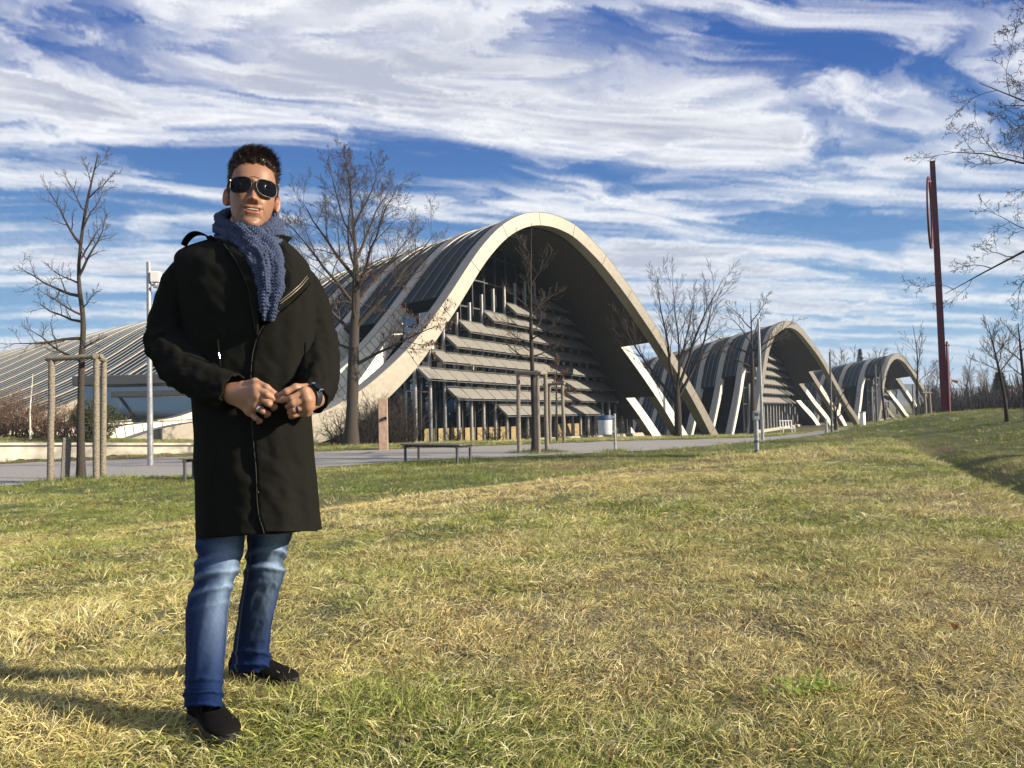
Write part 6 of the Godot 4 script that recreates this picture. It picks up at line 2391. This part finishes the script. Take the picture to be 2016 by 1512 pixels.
func shoe(root: Node3D, heel: Vector2, toe: Vector2, m: Material, sole_m: Material):
	var a := on_ground(heel.x, heel.y)
	var b := on_ground(toe.x, toe.y)
	var y0 := maxf(a.y, b.y) + 0.004
	a.y = y0
	b.y = y0
	var d := (b - a).normalized()
	var s := d.cross(Vector3.UP).normalized()
	var l := (b - a).length() + 0.075
	var o := a - d * 0.05
	# along the foot: fraction, half width, height of the top
	var prof := [[0.0, 0.012, 0.050], [0.03, 0.027, 0.075], [0.12, 0.036, 0.096], [0.25, 0.037, 0.104], [0.38, 0.0375, 0.100], [0.50, 0.041, 0.082], [0.62, 0.046, 0.066], [0.75, 0.048, 0.057], [0.87, 0.043, 0.050], [0.95, 0.031, 0.043], [0.985, 0.019, 0.036], [1.0, 0.006, 0.028]]
	var rows := []
	var n := 50
	for q in n + 1:
		var f := float(q) / n
		var w := curve(prof, f, 1)
		var h := curve(prof, f, 2)
		var row := PackedVector3Array()
		for j in 32:
			var t := TAU * j / 32.0
			var x := spow(cos(t), 0.8) * w
			var y := sin(t)
			var yy := 0.016 + (h - 0.016) * (0.5 + 0.5 * spow(y, 0.85))
			var crease := 0.0022 * bump(f - 0.62, 0.05) * sin(f * 160.0) * maxf(y, 0.0)
			row.append(o + d * f * l + s * x * (1.0 - 0.28 * clampf(y, 0.0, 1.0)) + Vector3.UP * (yy + crease))
		rows.append(row)
	var mb := MB.new()
	mb.grid(rows, true, true)
	# the shaft up into the trouser leg
	var sh := []
	for q in 9:
		var f := q / 8.0
		var row := PackedVector3Array()
		for j in 28:
			var t := TAU * j / 28.0
			row.append(o + d * (0.075 + 0.006 * f) + d * cos(t) * (0.062 - 0.012 * f) + s * sin(t) * (0.0375 + 0.003 * f) + Vector3.UP * (0.055 + 0.075 * f + 0.008 * cos(t)))
		sh.append(row)
	mb.grid(sh, true, false)
	var root_shoe := part("boot", mb, m, root)
	mb = MB.new()
	rows = []
	for e in [[0.0, 0.8], [0.0, 0.95], [0.014, 0.98], [0.030, 0.9]]:
		var row := PackedVector3Array()
		for j in 48:
			var t := TAU * j / 48.0
			var f := 0.5 - 0.5 * cos(t)
			var w: float = (curve(prof, clampf(f, 0.012, 0.988), 1) + 0.001) * e[1]
			row.append(o + d * (lerpf(0.0, l + 0.001, f)) + s * w * (1.0 if sin(t) > 0.0 else -1.0) * minf(1.0, absf(sin(t)) * 3.0) + Vector3.UP * e[0])
		rows.append(row)
	mb.grid(rows, true, true)
	part("sole", mb, sole_m, root_shoe)
	mb = MB.new()
	for k in 4:
		var f := 0.40 + k * 0.055
		var h := curve(prof, f, 2) + 0.003
		var w := 0.020
		mb.tube(PackedVector3Array([o + d * f * l - s * w + Vector3.UP * (h - 0.006), o + d * (f + 0.012) * l + Vector3.UP * (h + 0.001), o + d * (f + 0.02) * l + s * w + Vector3.UP * (h - 0.008)]), PackedFloat32Array([0.0022, 0.0022, 0.0022]), 6)
	for sd in [-1.0, 1.0]:
		mb.tube(PackedVector3Array([o + d * 0.42 * l + Vector3.UP * 0.097, o + d * 0.46 * l + s * sd * 0.022 + Vector3.UP * 0.093, o + d * 0.53 * l + s * sd * 0.036 + Vector3.UP * 0.062]), PackedFloat32Array([0.002, 0.002, 0.0016]), 6)
	part("lace", mb, sole_m, root_shoe)

# chunky knitting: columns of V-shaped stitches raised from the cloth
func knit(u: float, v: float) -> float:
	var c := v - floorf(v)
	var t := 1.0 - absf(c - 0.5) * 2.0
	return sqrt(maxf(sin(PI * t), 0.0)) * (0.5 + 0.5 * sin(TAU * (u + 0.55 * t)))

func scarf_band(path: Array, rows_per_m: float, wales: int, seed_: int, nu: int, nv: int) -> MB:
	# path: [px, py, z, half width, half thickness, roll]
	var cv := Curve3D.new()
	var pts := []
	for k in path: pts.append(fig(k[0], k[1], k[2]))
	for q in pts.size():
		var t: Vector3 = (pts[mini(q + 1, pts.size() - 1)] - pts[maxi(q - 1, 0)]) * 0.17
		cv.add_point(pts[q], -t, t)
	var l := cv.get_baked_length()
	var rows := []
	for q in nu + 1:
		var f := float(q) / nu
		var p := cv.sample_baked(l * f, true)
		var t := (cv.sample_baked(minf(l, l * f + 0.004), true) - cv.sample_baked(maxf(0, l * f - 0.004), true)).normalized()
		var kf := f * (path.size() - 1)
		var k := mini(int(kf), path.size() - 2)
		var hw: float = lerpf(path[k][3], path[k + 1][3], smoothstep(0.0, 1.0, kf - k))
		var ht: float = lerpf(path[k][4], path[k + 1][4], smoothstep(0.0, 1.0, kf - k))
		var wide: Vector3 = (path[k][5] as Vector3).lerp(path[k + 1][5], kf - k)
		wide = (wide - t * wide.dot(t)).normalized()
		var out := t.cross(wide).normalized()
		var row := PackedVector3Array()
		for j in nv:
			var a := TAU * j / nv
			var x := spow(cos(a), 0.85)
			var y := spow(sin(a), 0.85)
			var d := (wide * cos(a) + out * sin(a)).normalized()
			var st := knit(f * l * rows_per_m, float(j) / nv * wales)
			var slack := 0.007 * fine_noise.get_noise_2d(f * 6.0 + seed_, cos(a) * 1.2 + 4.0) + 0.004 * sin(x * 6.0 + f * 4.0)
			row.append(p + wide * x * hw + out * y * ht + d * (0.0050 * st + slack))
		rows.append(row)
	var mb := MB.new()
	mb.grid(rows, true, false)
	return mb

func scarf(root: Node3D, m: Material):
	var U := Vector3.UP
	# the wrap round the neck, from the right shoulder behind the neck to the front
	var loop := []
	for q in 19:
		var a := lerpf(-0.5, TAU + 0.25, q / 18.0)
		var front := 0.5 + 0.5 * cos(a)
		loop.append([490.0 + sin(a) * 52.0 + 6.0 * front, 452.0 + 16.0 * front - 4.0 * sin(a), -0.005 + cos(a) * 0.088, 0.040 - 0.004 * front, 0.021, (U + Vector3(-sin(a) * 0.25, 0, -cos(a) * 0.35)).normalized()])
	var wrap := scarf_band(loop, 105.0, 20, 1, 420, 150)
	var sc := part("scarf", wrap, m, root)
	var loop2 := []
	for q in 15:
		var a := lerpf(0.9, TAU - 0.2, q / 14.0)
		var front := 0.5 + 0.5 * cos(a)
		loop2.append([489.0 + sin(a) * 56.0, 428.0 + 34.0 * front, -0.012 + cos(a) * 0.082, 0.030, 0.016, (U + Vector3(-sin(a) * 0.1, 0, -cos(a) * 0.2)).normalized()])
	part("fold", scarf_band(loop2, 105.0, 16, 5, 330, 120), m, sc)
	# the end that hangs down the chest
	var R := Vector3.RIGHT
	var tail := [[470, 452, 0.085, 0.036, 0.020, Vector3(0.6, 0.8, 0)], [496, 478, 0.118, 0.044, 0.021, Vector3(0.75, 0.6, 0.1)], [519, 502, 0.145, 0.046, 0.021, Vector3(0.95, 0.3, 0)], [529, 535, 0.168, 0.044, 0.020, R], [531, 570, 0.182, 0.040, 0.019, R], [529, 600, 0.190, 0.035, 0.017, R], [527, 620, 0.192, 0.028, 0.013, R], [526, 632, 0.190, 0.014, 0.006, R]]
	part("scarf_end", scarf_band(tail, 105.0, 22, 9, 300, 150), m, sc)
